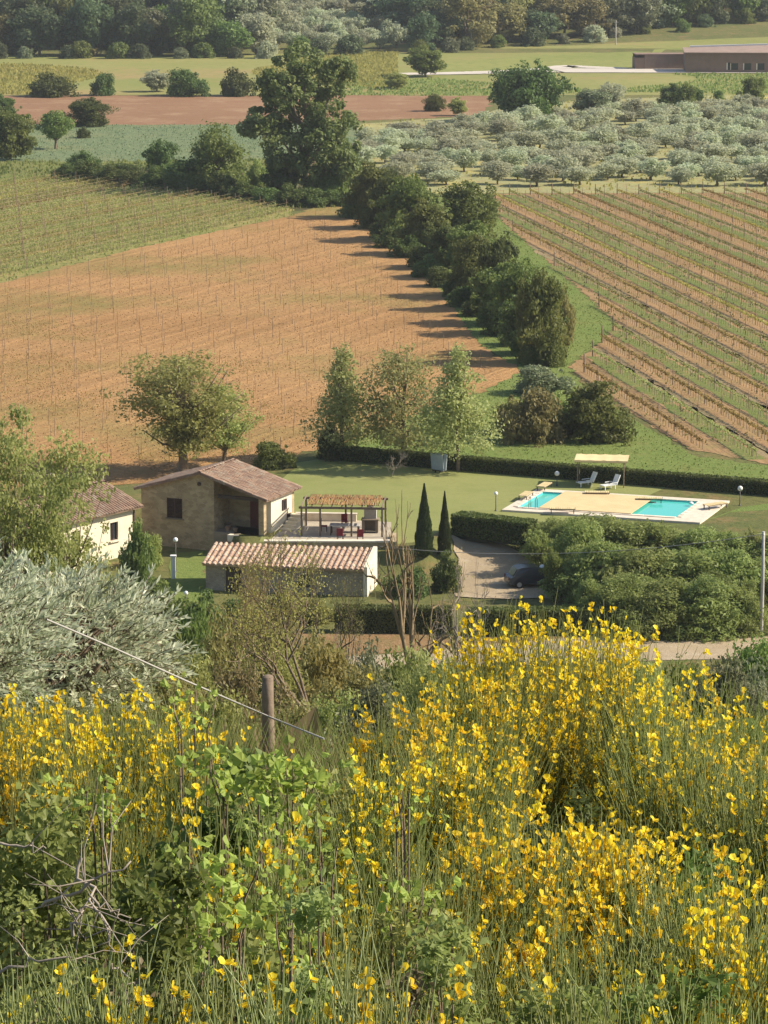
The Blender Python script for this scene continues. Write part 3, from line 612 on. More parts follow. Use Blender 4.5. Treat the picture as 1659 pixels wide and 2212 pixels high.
# the tall irregular tree: several stacked lobes
def tall_tree():
    b = gp(664, 418); sc = mpp(b.y); t = thing('tall_oak_tree', 'tallest tree in the valley with ragged layered crown', 'tree', b)
    rgl = np.random.default_rng(77); lobes = [(640, 130, 62, 34), (620, 195, 66, 40), (690, 175, 60, 40), (732, 170, 36, 36), (590, 185, 34, 26), (580, 260, 58, 30), (640, 265, 72, 46), (548, 268, 32, 14), (620, 320, 60, 40), (700, 300, 60, 46), (738, 300, 44, 60), (720, 250, 50, 34), (650, 365, 60, 34), (742, 350, 30, 30), (660, 220, 50, 40)]
    cb = MB(); tb = MB(); H = at(664, 100, b.y).z - b.z
    tp = np.array([(0, 0, -.3), (-.2, 0, 4), (.1, .2, 9), (-.3, 0, 14), (-.8, 0, H * .88)]); tb.tube(tp, [.65, .5, .42, .3, .12], 8)
    for (lx, ly, rx, ry) in lobes:
        c = at(lx, ly, b.y) - b; rx *= sc; ry *= sc; dep = rgl.uniform(-4, 4); c = np.array([c.x, dep, c.z])
        rx *= 1.12; n_c = int(13 + rx * 3.0); D = rnd_dirs(rgl, n_c); C = c + D * np.array([rx, rx, ry * 1.25]) * .82 * rgl.uniform(.5, 1, n_c)[:, None] ** .5
        for k in range(n_c):
            n = 60; d = rnd_dirs(rgl, n); rc = rgl.uniform(.7, 1.35)
            P = C[k] + d * rc * rgl.uniform(.5, 1, n)[:, None] * np.array([1, 1, .95]); nr = d + rnd_dirs(rgl, n) + np.array([0, 0, .4]); ax = np.cross(nr, rnd_dirs(rgl, n))
            L = .62 * rgl.uniform(.6, 1.3, n); cb.leaves(P, ax, nr, L, L / 1.5, np.clip(rgl.uniform(0, .7) + rgl.uniform(0, .4, n), 0, 1))
        s0 = tp[min(4, max(1, int(c[2] / 6)))]; tb.tube([s0, (s0 + c) / 2 - np.array([0, 0, .8]), c], [.28, .18, .06], 5)
    part('trunk', tb.build('trunk'), t, M['trunk']); part('crown', cb.build('crown'), t, leafmat('oak_foliage', (.10, .125, .035), (.23, .245, .08), .45))
tall_tree()
# hedgerow trees between orange field and vineyard
HG = 'hedgerow trees between the orange field and the vineyard'
rows = [(800, 470, 352, 92, 0), (846, 492, 366, 100, 2), (880, 520, 392, 96, 1), (918, 548, 425, 92, 0), (1008, 520, 398, 108, 1), (962, 580, 470, 90, 2), (1012, 600, 455, 96, 0), (1030, 640, 520, 100, 1), (1078, 668, 512, 92, 2), (1075, 700, 570, 110, 0), (1120, 722, 575, 96, 1), (1140, 765, 640, 110, 2), (1165, 785, 600, 92, 1)]
hl = ['first hedgerow tree beside the tall oak', 'leafy hedgerow tree second from the tall oak', 'dense hedgerow tree with sunlit shoulder', 'dark hedgerow tree above the long shadows', 'taller twin topped hedgerow tree by the vineyard corner', 'low shaded hedgerow tree facing the orange field', 'broad hedgerow tree behind the shaded one', 'dark low hedgerow tree in the middle of the row', 'hedgerow tree beside the first long vine row', 'shaded broad hedgerow tree above the bare field', 'hedgerow tree with pale sunlit side', 'dark round hedgerow tree near the lower end', 'last hedgerow tree with lit top at the lower end']
for (px, pb, pt, w, k), lb in zip(rows, hl): T('hedgerow_tree', lb, 'tree', px + 3, pb, pt - 10 + (int(px) * 7 % 5) * 6, w * 1.16, MIDT[k], M['l_mid'] if k != 2 else M['l_dark'], group=HG)
for i, (px, pb, pt, w, m) in enumerate([(1212, 745, 625, 60, 'l_locust'), (1190, 790, 745, 70, 'l_mid'), (1225, 700, 640, 40, 'l_brown')]):
    T('hedgerow_shrub', ['loose pale shrub on the sunny side of the last hedgerow tree', 'low shrub at the lower foot of the hedgerow', 'thin brownish shrub behind the loose pale shrub'][i], 'shrub', px, pb, pt, w, BUSH[i % 2], M[m])
for i in range(16):
    t = i / 15; px = 770 + t * 385 + 6 * (i % 3); py = 470 + t * 318
    T('hedgerow_scrub', 'low dark scrub under the hedgerow trees, %s counted from the tall oak' % nth(i + 1), 'shrub', px, py, py - 46, 74, BUSH[i % 2], M['l_dark'], group='scrub under the hedgerow trees')
# shrubs by the vineyard corner and garden trees
T('corner_bush', 'big dense dark green bush at the vineyard corner', 'shrub', 1282, 950, 822, 176, proto(54, 4.2, 2.9, base=0, ncl=90, lpc=90, ls=.24, shape='bush', tr=.12, rcf=.22, lumpy=.4), M['l_mid'])
T('corner_bush', 'loose dull green bush left of the dense dark bush', 'shrub', 1150, 955, 835, 130, BUSH[1], M['l_brown'])
T('corner_bush', 'fresh green bush in front of the dense dark bush', 'shrub', 1205, 935, 850, 84, BUSH[0], M['l_fresh'])
T('corner_bush', 'grey scrub bush behind the dense dark bush', 'shrub', 1170, 850, 785, 120, BUSH[1], M['l_grey'])
T('corner_bush', 'low spreading scrub next to the three garden trees', 'shrub', 1100, 935, 860, 90, BUSH[0], M['l_locust'])
GT = [proto(61, 8.6, 2.5, base=.1, ncl=120, lpc=56, ls=.21, shape='cone', tr=.13, rcf=.3, lumpy=.6, limbs=30), proto(62, 8.6, 2.4, base=.1, ncl=115, lpc=56, ls=.21, shape='column', tr=.12, rcf=.3, lumpy=.6, limbs=30), proto(63, 8.4, 2.5, base=.13, ncl=110, lpc=54, ls=.21, shape='cone', tr=.11, rcf=.32, lumpy=.6, limbs=30)]
T('garden_tree', 'left one of three pale leafy garden trees behind the hedge', 'tree', 744, 992, 748, 150, GT[0], M['l_garden'], group='three garden trees')
T('garden_tree', 'middle one of three pale leafy garden trees', 'tree', 866, 1000, 748, 142, GT[1], M['l_garden'], group='three garden trees')
T('garden_tree', 'right one of three pale leafy garden trees with slim trunk', 'tree', 990, 1018, 750, 165, GT[2], M['l_garden'], group='three garden trees')
T('garden_bush', 'dark bush at the left end of the lawn hedge', 'shrub', 712, 992, 915, 64, BUSH[0], M['l_dark'])
T('garden_bush', 'dark low bush behind the stone house roof', 'shrub', 590, 1010, 950, 90, BUSH[1], M['l_mid'])

# bare-branched trees with sparse young leaves
def branching(seed, h, r0, depth=5, spread=.6, nb=3, leaf=None, lpt=14, ls=.14, upb=.25, first=.38, lrad=.35, k0=8):
    rg = np.random.default_rng(seed); tb = MB(); tips = []
    def grow(p, d, L, r, lev):
        n = 4; pts = [p]; dd = d.copy()
        for i in range(n):
            dd = dd + rg.normal(size=3) * .13; dd[2] += upb * .12; dd /= np.linalg.norm(dd); pts.append(pts[-1] + dd * L / n)
        tb.tube(pts, np.linspace(r, r * .62, n + 1), max(3, k0 - 2 * lev), cap=False)
        if lev <= depth - 3 + 1 and lev > 0: tips.append(pts[2])
        if lev >= depth: tips.append(pts[-1]); tips.append(pts[2]); return
        m = nb + int(rg.integers(0, 2))
        for i in range(m):
            q = pts[-1] if i < 2 else pts[int(rg.integers(2, n + 1))]
            nd_ = dd * (1 - spread * .4) + rnd_dirs(rg, 1)[0] * spread; nd_[2] += upb; nd_ /= np.linalg.norm(nd_)
            grow(q, nd_, L * rg.uniform(.58, .82), r * .58, lev + 1)
    grow(np.array([0, 0, -.2]), np.array([rg.normal() * .05, rg.normal() * .05, 1.0]), h * first, r0, 0)
    tips = np.array(tips); cb = None
    if lpt:
        n = len(tips) * lpt; P = np.repeat(tips, lpt, 0) + rg.normal(size=(n, 3)) * lrad; P[:, 2] = np.maximum(P[:, 2], .4)
        nr = rnd_dirs(rg, n) + np.array([0, 0, .5]); ax = np.cross(nr, rnd_dirs(rg, n)); L = ls * rg.uniform(.6, 1.3, n)
        cb = MB(); cb.leaves(P, ax, nr, L, L / 1.7, np.clip(np.repeat(rg.uniform(0, .6, len(tips)), lpt) + rg.uniform(0, .4, n), 0, 1))
        cb = cb.build('crown')
    return tb.build('trunk'), cb, tips
def bare_tree(name, label, loc, seed, h, r0, lm, tm, rz=0, w=None, **k):
    tr, cr, tips = branching(seed, h, r0, **k); zmax = float(tips[:, 2].max()); s = h / zmax
    r9 = float(np.percentile(np.abs(tips[:, 0]), 96)); sx = s if w is None else w / 2 / (r9 + .3)
    tr, cr, tips = branching(seed, h, r0 / sx, **k)
    o = thing(name, label, 'tree', loc, rz, scale=(sx, sx, s)); part('trunk', tr, o, tm)
    if cr: part('crown', cr, o, lm)
    return o
LOC = [proto(71, 10, 4.2, base=.1, ncl=170, lpc=80, ls=.2, tr=.26, rcf=.19, lumpy=.6, limbs=44, shape='vase'), proto(72, 9, 2.8, base=.1, ncl=80, lpc=74, ls=.2, tr=.15, rcf=.24, lumpy=.6, limbs=34), proto(73, 16, 5, base=.34, ncl=84, lpc=150, ls=.22, tr=.22, rcf=.2, lumpy=.6, limbs=40), proto(74, 15, 3, base=.3, ncl=56, lpc=90, ls=.18, tr=.12, rcf=.22, lumpy=.7, limbs=30)]
T('locust_tree', 'airy green tree with dark forked trunk behind the stone house', 'tree', 395, 1020, 750, 330, LOC[0], M['l_locust'])
T('locust_tree', 'slimmer airy tree right of the forked trunk behind the house', 'tree', 482, 1010, 822, 170, LOC[1], M['l_locust'])
T('locust_tree', 'tall leafy locust tree at the left picture edge', 'tree', 25, 1500, 835, 330, LOC[2], M['l_fresh'], y=118)
T('locust_tree', 'thin locust tree with wispy top before the cream house', 'tree', 150, 1500, 880, 230, LOC[3], M['l_locust'], y=135)
def slope_tree(px, y, pyt, *a, **k):
    p = at(px, 1400, y); loc = Vector((p.x, y, gzf(p.x, y) - .1)); name, label, seed, r0, lm, tm = a
    return bare_tree(name, label, loc, seed, at(px, pyt, y).z - loc.z, r0, lm, tm, **{**k, 'w': k['w'] * mpp(y)} if 'w' in k else k)
slope_tree(655, 100, 1170, 'young_tree', 'young tree with thin dark trunk in front of the shed', 75, .12, M['l_yellow'], M['trunk'], w=330, depth=4, nb=3, lpt=12, ls=.14, lrad=.4, spread=.8, first=.45)
slope_tree(545, 104, 1200, 'young_tree', 'thin ochre sapling left of the dark trunked young tree', 76, .07, M['l_yellow'], M['trunk_pale'], w=200, depth=4, nb=3, lpt=9, ls=.13, lrad=.4, spread=.75, first=.45)
slope_tree(560, 150, 1150, 'young_tree', 'wispy pale leafed sapling before the left half of the shed', 81, .07, M['l_yellow'], M['trunk_pale'], w=150, depth=4, nb=3, lpt=12, ls=.15, lrad=.35, spread=.6, first=.5)
slope_tree(700, 150, 1165, 'young_tree', 'wispy green leafed sapling before the right half of the shed', 82, .08, M['l_locust'], M['trunk'], w=170, depth=4, nb=3, lpt=12, ls=.15, lrad=.35, spread=.65, first=.5)
slope_tree(886, 150, 1060, 'bare_tree', 'bare tree with sunlit ochre trunk right of the shed', 77, .26, M['l_yellow'], M['trunk_pale'], w=230, depth=5, nb=2, lpt=2, ls=.14, lrad=.3, spread=.75, first=.5)
slope_tree(985, 150, 1200, 'bare_tree', 'small grey leafless tree right of the ochre trunk', 78, .09, M['l_yellow'], M['twig_grey'], w=150, depth=4, nb=3, lpt=1, ls=.12, lrad=.3, spread=.9, first=.3)
slope_tree(760, 150, 1310, 'bare_shrub', 'small grey leafless sapling before the dark hedge', 79, .05, M['l_yellow'], M['twig_grey'], w=110, depth=4, nb=3, lpt=1, ls=.1, lrad=.3, spread=.9, first=.3)
gb = gp(845, 1030); bare_tree('bare_shrub', 'bare thin branched sapling on the lawn', gb, 80, 2.4, .05, M['l_yellow'], M['twig_grey'], depth=4, nb=3, lpt=0, spread=.8, first=.3)

# ------------------------------------------------------------------ olive grove behind the vineyard
GP = wp([(770, 410), (775, 300), (1030, 285), (1110, 268), (1300, 255), (1660, 240), (1760, 240), (1760, 404), (1060, 408)])
k = 0
for iy, y in enumerate(np.arange(476, 645, 7.2)):
    no = 0
    for x in np.arange(-20, 100, 6.8):
        xx = x + (iy % 2) * 3.2 + rg.normal() * .7; yy = y + rg.normal() * .8
        if in_poly([(xx, yy)], GP)[0] and xx < (1720 - CX) * mpp(yy) and rg.uniform() > .12:
            q = OLIVE[k % 3]; k += 1; s = rg.uniform(.7, 1.15)
            no += 1; plant('olive_tree', 'pale olive tree, %s from the left in the %s grove row behind the vineyard' % (nth(no), nth(iy + 1)), 'tree', (xx, yy, 0), q[0], q[1], M['l_olive'], None, rg.uniform(0, 6), (s * 1.12, s * 1.12, s * rg.uniform(.62, .85)), 'olive trees in the grove beyond the vineyard')

# ------------------------------------------------------------------ vineyard rows on the right
pb = MB(); pb.tube([(0, 0, -.2), (.01, 0, .9), (0, 0, 1.75)], [.036, .034, .03], 5); POST = pb.build('post'); POST.materials.append(M['post'])
pb = MB(); pb.tube([(0, 0, -.2), (.02, 0, 1.0), (0, 0, 1.7)], [.075, .07, .065], 6); EPOST = pb.build('end_post'); EPOST.materials.append(M['post'])
def vine_row(o, dirv, a, b, lm, label, group, name, nl=15, hh=.78, post_gap=5.5, seed=0, spread=.09, z0=0, zs=.085):
    rg = np.random.default_rng(seed); s = o + a * dirv; L = b - a
    t = thing(name, label, 'vine row', (s[0], s[1], gzf(s[0], s[1]) + z0), math.atan2(dirv[1], dirv[0]), group)
    n = int(L * nl); P = np.stack([rg.uniform(0, L, n), rg.normal(size=n) * spread, rg.normal(size=n) * zs + hh], 1)
    P[:, 0] = np.round(P[:, 0] / .9) * .9 + rg.normal(size=n) * .27
    nr = rnd_dirs(rg, n) + np.array([0, 0, .5]); ax = np.cross(nr, rnd_dirs(rg, n)); Ls = .24 * rg.uniform(.6, 1.3, n)
    q = MB(); q.leaves(P, ax, nr, Ls, Ls / 1.6, np.clip(rg.uniform(0, 1, n), 0, 1)); part('vine_foliage', q.build('vine_foliage'), t, lm)
    q = MB()
    for x in np.arange(.4, L, .9): q.tube([(x, 0, -.05), (x + rg.normal() * .05, rg.normal() * .03, .4), (x + rg.normal() * .08, 0, .7)], [.035, .03, .02], 3, cap=False)
    part('vine_stems', q.build('vine_stems'), t, M['trunk'], kind='stuff')
    q = MB(); q.tube([(0, 0, .7), (L, 0, .7)], .022, 4); q.tube([(0, 0, 1.2), (L, 0, 1.2)], .012, 4); part('wire', q.build('wire'), t, M['wire'])
    xs = np.arange(0, L, post_gap)
    for i, x in enumerate(xs): part('post', EPOST if i in (0,) else POST, t, loc=(float(x), 0, 0), scale=(1, 1, float(rg.uniform(.9, 1.1))))
vn = 0
for k in range(-1, 33):
    o = O0 + VN * (k * SP); c = clip_row(o, VD, VPOLY)
    if c is None: continue
    vn += 1
    vine_row(o, VD, c[0], min(c[1], c[0] + 230), M['l_vine'] if k % 2 == 0 else M['l_vineg'], ('trellised row of ochre vines over bare soil, %s row from the hedgerow' if k % 2 == 0 else 'trellised row of vines over a grass band, %s row from the hedgerow') % nth(vn), 'vine rows of the sloping vineyard', 'vine_row', seed=300 + k, nl=30 if k % 2 == 0 else 20)
# left vineyard rows
LD = np.array([math.cos(ROW_L), math.sin(ROW_L)]); LN = np.array([-LD[1], LD[0]])
LPOLY = wp([(-60, 620), (-60, 396), (130, 386), (420, 424), (628, 456), (625, 464), (300, 530), (0, 606)])
E0 = np.array(gp(0, 612)[:2])
vn = 0
for k in range(0, 34):
    o = E0 + LN * (1.2 + k * 2.6); c = clip_row(o, LD, LPOLY)
    if c is None: continue
    vn += 1
    vine_row(o, LD, c[0], c[1], M['l_vineg'] if k % 3 else M['l_vine'], 'row of leafy vines, %s row of the green vineyard counted from the orange field' % nth(vn), 'vine rows of the green vineyard', 'vine_row', nl=22, hh=.6, post_gap=6, seed=400 + k, spread=.3, zs=.2)
# stakes in the orange field
OPOLY = wp([(-40, 640), (0, 625), (300, 548), (632, 478), (690, 470), (800, 560), (880, 640), (960, 745), (1060, 800), (1020, 840), (760, 940), (600, 985), (300, 1030), (-40, 1050)])
pts = []
for k in range(1, 60):
    o = E0 - LN * (k * 2.7); t = np.arange(-150, 250, 4.6) + (k % 2) * .4; P = o + t[:, None] * LD
    pts += [(p_[0], p_[1], k, q_ + 1) for q_, p_ in enumerate(P[in_poly(P, OPOLY)])]
pts = sorted(pts, key=lambda p: p[1]); rgs = np.random.default_rng(9)
sb = MB(); sb.tube([(0, 0, -.2), (.015, 0, .8), (0, 0, 1.65)], [.024, .022, .02], 5); STK = sb.build('stake'); STK.materials.append(M['post'])
rest = MB()
for i, p in enumerate(pts):
    kr, kc = p[2], p[3]; p = np.array(p[:2]) + rgs.normal(size=2) * .12; h = rgs.uniform(.65, 1.05)
    if i < 300:
        o = solo('vineyard_stake', STK, M['post'], 'thin brown stake, %s from the near end of the %s orange field row' % (nth(kc), nth(kr)), 'stake', 'stakes in the orange field', loc=(p[0], p[1], 0.07)); o.scale = (1, 1, h); o.rotation_euler = (rgs.normal() * .03, rgs.normal() * .03, 0)
    else: rest.tube([(p[0], p[1], -.1), (p[0], p[1], 1.65 * h)], [.022, .02], 5)
if rest.v: solo('vineyard_stakes', rest.build('vineyard_stakes'), M['post'], 'farther thin stakes in the orange field', kind='stuff')

# ------------------------------------------------------------------ grass tufts and weeds (uncountable)
def tufts(name, poly, n, h, mat, label, seed, z=None, patch=None):
    rg = np.random.default_rng(seed); poly = np.array(poly); lo, hi = poly.min(0), poly.max(0)
    P = rg.uniform(lo, hi, (n * 3, 2)); P = P[in_poly(P, poly)][:n]
    if patch: 
        v = np.sin(P[:, 0] * patch + 1) + np.sin(P[:, 1] * patch * .7 + 2) + np.sin((P[:, 0] + P[:, 1]) * patch * .43); P = P[v > -.2]
    n = len(P); zz = gz(P[:, 0], P[:, 1]); hh = h * rg.uniform(.5, 1.3, n); a = rg.uniform(0, 6.28, n)
    Pc = np.stack([P[:, 0], P[:, 1], zz + hh * .42], 1); ax = np.stack([np.cos(a) * .35, np.sin(a) * .35, np.ones(n)], 1); nr = np.stack([np.sin(a), -np.cos(a), rg.normal(size=n) * .3], 1)
    b = MB(); b.leaves(Pc, ax, nr, hh * 1.1, hh * .8, rg.uniform(0, 1, n)); solo(name, b.build(name), mat, label, kind='stuff')
tufts('grass', S['strip'], 22000, .15, M['l_tuft'], 'grass tufts of the hedgerow margin', 1)
tufts('grass', S['rough'], 6000, .5, M['l_tuft'], 'grass tufts of the field margin', 2)
tufts('grass', S['vgrass'], 12000, .3, M['l_vineg'], 'weeds and grass between the vines of the green vineyard', 3)
tufts('weeds', wp([(-100, 680), (100, 690), (420, 760), (700, 800), (700, 960), (480, 1000), (300, 1000), (100, 900), (-100, 800)]), 15000, .12, M['l_vine'], 'sparse weeds on the orange field', 4, patch=.35)
tufts('grass', VPOLY, 14000, .22, M['l_tuft'], 'weeds growing among the vine rows', 6, patch=.5)
tufts('grass', S['grove'], 7000, .5, M['l_yellow'], 'yellow flowering grass under the olive trees', 7, patch=.2)

tufts('crop_plants', S['crop'], 9000, .28, M['l_grey'], 'low blue green crop plants of the far field', 21)
tufts('grass', S['greenr'], 16000, .5, M['l_tuft'], 'uneven grass of the green field below the farm road', 22, patch=.09)
tufts('grass', wp([(-60, 205), (-60, 122), (560, 121), (860, 112), (860, 205)]), 30000, .6, M['l_yellow'], 'patches of taller grass on the far meadow', 23, patch=.06)
tufts('clods', OPOLY, 26000, .11, plain('orange_clod', (.30, .165, .07), (.42, .25, .11), 4, .95, .3), 'clods of earth on the orange field', 25)
# ------------------------------------------------------------------ clipped hedges
def hedge(name, label, a, b, h, w, seed, mat=None, ls=.14, dens=190, top_round=.1, lump=.05):
    rg = np.random.default_rng(seed); a = np.array(a[:2]); b = np.array(b[:2]); L = np.linalg.norm(b - a); ang = math.atan2(b[1] - a[1], b[0] - a[0])
    t = thing(name, label, 'hedge', (a[0], a[1], gzf(*a)), ang)
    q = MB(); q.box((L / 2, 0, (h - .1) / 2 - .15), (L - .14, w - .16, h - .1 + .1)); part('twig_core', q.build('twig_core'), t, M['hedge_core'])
    faces = [(L * h, 'f'), (L * h, 'b'), (L * w, 't'), (w * h, 'l'), (w * h, 'r')]; Ps, Ns = [], []
    for A, f in faces:
        n = int(A * dens); u = rg.uniform(0, 1, n); v = rg.uniform(0, 1, n); j = np.abs(rg.normal(size=n)) * -.06 + .02 + lump * np.sin(u * L * 1.7 + seed) * np.cos(v * 5)
        if f == 'f': P = np.stack([u * L, -w / 2 - j, v * h], 1); N_ = (0, -1, 0)
        if f == 'b': P = np.stack([u * L, w / 2 + j, v * h], 1); N_ = (0, 1, 0)
        if f == 't': P = np.stack([u * L, (v - .5) * w, h + j], 1); N_ = (0, 0, 1)
        if f == 'l': P = np.stack([-j, (u - .5) * w, v * h], 1); N_ = (-1, 0, 0)
        if f == 'r': P = np.stack([L + j, (u - .5) * w, v * h], 1); N_ = (1, 0, 0)
        Ps.append(P); Ns.append(np.tile(N_, (n, 1)))
    P = np.concatenate(Ps); N_ = np.concatenate(Ns) * .9 + rnd_dirs(rg, len(P)); ax = np.cross(N_, rnd_dirs(rg, len(P))); Ls = ls * rg.uniform(.6, 1.4, len(P))
    P[:, 2] = np.maximum(P[:, 2], .02)
    q = MB(); q.leaves(P, ax, N_, Ls, Ls / 1.4, rg.uniform(0, 1, len(P))); part('foliage', q.build('foliage'), t, mat or M['l_hedge'])
hedge('clipped_hedge', 'long low clipped hedge along the back of the lawn', gp(738, 994), gp(1760, 1077), 1.15, .9, 1)
hedge('clipped_hedge', 'dark hedge block between the lawn and the gravel yard', gp(985, 1152), gp(1150, 1196), 1.55, 1.6, 2, ls=.16)
hedge('clipped_hedge', 'dark square hedge along the road in front of the gravel yard', gp(1010, 1372), gp(1335, 1368), 1.75, 1.3, 3, ls=.16)
hedge('clipped_hedge', 'dark hedge in front of the shed wall', gp(725, 1364), gp(975, 1366), 1.7, 1.2, 4, ls=.16)

# big loose shrubs beside the yard
SH = [proto(91, 3.6, 2.4, base=0, ncl=170, lpc=110, ls=.19, shape='bush', tr=.08, rcf=.2, lumpy=.5, aspect=2.4, up=.6), proto(92, 3.4, 2.3, base=0, ncl=160, lpc=110, ls=.19, shape='bush', tr=.08, rcf=.2, lumpy=.6, aspect=2.4, up=.6)]
MS_T = [proto(93, 3.4, 1.5, base=0, ncl=80, lpc=70, ls=.2, tr=.06, rcf=.3, lumpy=.8, aspect=2.6, spray=.45, limbs=16), proto(94, 3.4, 1.5, base=.05, ncl=70, lpc=70, ls=.22, tr=.06, rcf=.3, lumpy=.8, aspect=2.6, spray=.45, limbs=16, shape='vase')]
sh = [(1190, 1205, 1122, 110, 0), (1260, 1215, 1112, 130, 1), (1340, 1235, 1120, 150, 0), (1420, 1240, 1128, 150, 1), (1500, 1245, 1140, 140, 0), (1590, 1250, 1150, 140, 1), (1670, 1250, 1150, 130, 0),
      (1300, 1300, 1172, 150, 1), (1385, 1315, 1180, 160, 0), (1470, 1320, 1185, 160, 1), (1560, 1320, 1190, 150, 0), (1650, 1310, 1200, 140, 1),
      (1350, 1362, 1245, 130, 0), (1430, 1366, 1250, 140, 1), (1515, 1366, 1245, 140, 0), (1590, 1362, 1262, 100, 1), (1252, 1262, 1120, 105, 0), (1292, 1296, 1160, 110, 1), (1222, 1232, 1118, 80, 1)]
for i, (px, pb_, pt_, w, k) in enumerate(sh):
    T('yard_shrub', ('loose feathery thicket shrub behind, %s from the left along the pool' % nth(i + 1) if i < 7 else 'loose feathery shrub in the middle of the thicket, %s from the left' % nth(i - 6) if i < 12 else 'loose feathery shrub of the thicket facing the gravel road, %s from the left' % nth(i - 11) if i < 16 else ['loose thicket shrub overhanging the parked car', 'loose thicket shrub in front of the parked car', 'loose thicket shrub behind the parked car'][i - 16]), 'shrub', px, pb_, pt_ - 2, w * 1.45, SH[k], M['l_thicket'], group='thicket of loose shrubs between pool and road')
rgt = np.random.default_rng(61)
for i in range(22):
    px = 1165 + i * 22 + rgt.uniform(-8, 8); pb_ = [1238, 1290, 1345][i % 3] + rgt.uniform(-8, 8); px += 60 * (i % 3 == 2)
    T('yard_shrub', 'leafy upright shoot cluster filling the thicket, %s from the left' % nth(i + 1), 'shrub', px, pb_, pb_ - rgt.uniform(84, 118), rgt.uniform(50, 80), MS_T[i % 2], [M['l_thicket'], M['l_mid'], M['l_fresh']][int(rgt.integers(0, 3))], group='thicket of loose shrubs between pool and road')
T('yard_shrub', 'flowering pale shrub in the thicket close to the utility pole', 'shrub', 1655, 1300, 1225, 60, BUSH[0], M['l_brown'])
# cypresses
def spindle(seed, h, r):
    rg = np.random.default_rng(seed); n = 9000; t = rg.uniform(0, 1, n) ** 1.15; prof = r * np.minimum(1, (1 - t) * 1.35 + .02) * np.minimum(1, t * 7 + .55) * (1 + .06 * np.sin(t * 31)); a = rg.uniform(0, 6.283, n); q = prof * (1 - np.abs(rg.normal(size=n)) * .12)
    P = np.stack([np.cos(a) * q, np.sin(a) * q, .05 + t * h], 1); nr = np.stack([np.cos(a), np.sin(a), .2 * np.ones(n)], 1) + rnd_dirs(rg, n) * .6; ax = np.stack([np.cos(a) * .25, np.sin(a) * .25, np.ones(n)], 1) + rnd_dirs(rg, n) * .25; L = .17 * rg.uniform(.6, 1.4, n)
    c = MB(); c.leaves(P, ax, nr, L, L / 2.4, np.clip(rg.uniform(0, 1, n), 0, 1)); b_ = MB(); b_.tube([(0, 0, -.1), (0, 0, h * .9)], [.09, .02], 6); return b_.build('trunk'), c.build('crown'), h, r
CYP = [spindle(95, 4.8, .6), spindle(96, 4.7, .6)]
T('cypress_tree', 'wider dark cypress beside the dining terrace', 'tree', 916, 1200, 1048, 40, CYP[1], M['l_cypress'])
T('cypress_tree', 'slimmer dark cypress next to the lawn hedge', 'tree', 960, 1205, 1064, 30, CYP[0], M['l_cypress'])
T('yard_bush', 'dark loose bush below the cypresses', 'shrub', 965, 1275, 1195, 76, BUSH[0], M['l_dark'])
T('yard_bush', 'dull scrub bush beside the shed end', 'shrub', 880, 1285, 1225, 100, BUSH[1], M['l_dark'])
T('yard_bush', 'dark leafy bush below the lower lawn', 'shrub', 440, 1375, 1280, 110, BUSH[0], M['l_dark'])
T('yard_bush', 'green spreading bush left of the dark leafy bush', 'shrub', 350, 1360, 1240, 110, BUSH[1], M['l_mid'])
T('yard_bush', 'green bush below the cream house wall', 'shrub', 300, 1270, 1130, 90, BUSH[0], M['l_mid'])
T('yard_bush', 'low dark bush in front of the shed corner', 'shrub', 520, 1350, 1290, 90, BUSH[1], M['l_dark'])
T('yard_bush', 'olive green bush in front of the shed wall', 'shrub', 610, 1345, 1275, 100, BUSH[0], M['l_locust'])
T('yard_bush', 'pale loose bush at the end of the shed hedge', 'shrub', 690, 1345, 1290, 70, BUSH[1], M['l_locust'])
T('yard_bush', 'small bush by the terrace wall', 'shrub', 318, 1225, 1150, 70, BUSH[1], M['l_locust'])
# shrubs on the slope below the bank
rgq = np.random.default_rng(33)
ss = [(420, 95, 1420, 120, 'l_locust'), (520, 88, 1450, 130, 'l_brown'), (600, 110, 1380, 120, 'l_locust'), (700, 105, 1400, 130, 'l_yellow'), (780, 85, 1450, 120, 'l_locust'), (850, 95, 1420, 110, 'l_mid'), (930, 90, 1440, 120, 'l_locust'), (470, 60, 1500, 130, 'l_locust'), (640, 62, 1520, 130, 'l_brown'), (740, 60, 1500, 110, 'l_locust'), (820, 58, 1480, 110, 'l_grey'), (560, 48, 1570, 120, 'l_locust'), (680, 45, 1585, 110, 'l_grey'), (380, 110, 1380, 120, 'l_mid'), (620, 130, 1345, 110, 'l_brown'), (340, 80, 1400, 140, 'l_locust'), (1640, 120, 1395, 130, 'l_mid'), (1560, 100, 1440, 140, 'l_mid'), (1440, 90, 1475, 130, 'l_locust'), (1640, 70, 1440, 130, 'l_grey'), (960, 75, 1432, 130, 'l_locust'), (1080, 80, 1436, 130, 'l_mid'), (1180, 70, 1440, 130, 'l_locust'), (1290, 76, 1436, 130, 'l_mid'), (1380, 66, 1432, 130, 'l_locust'), (1480, 74, 1436, 120, 'l_mid'), (1560, 60, 1428, 120, 'l_grey'), (1630, 90, 1385, 110, 'l_mid'), (480, 120, 1330, 110, 'l_locust'), (560, 140, 1345, 90, 'l_yellow'), (430, 140, 1300, 80, 'l_mid'), (690, 128, 1372, 100, 'l_locust'), (800, 120, 1395, 90, 'l_grey'), (900, 118, 1405, 90, 'l_locust')]
sl = ['below the brown earth strip', 'growing on the steep slope above the road', 'beside the young dark trunked tree', 'behind the fence post', 'near the sunlit ochre trunk']
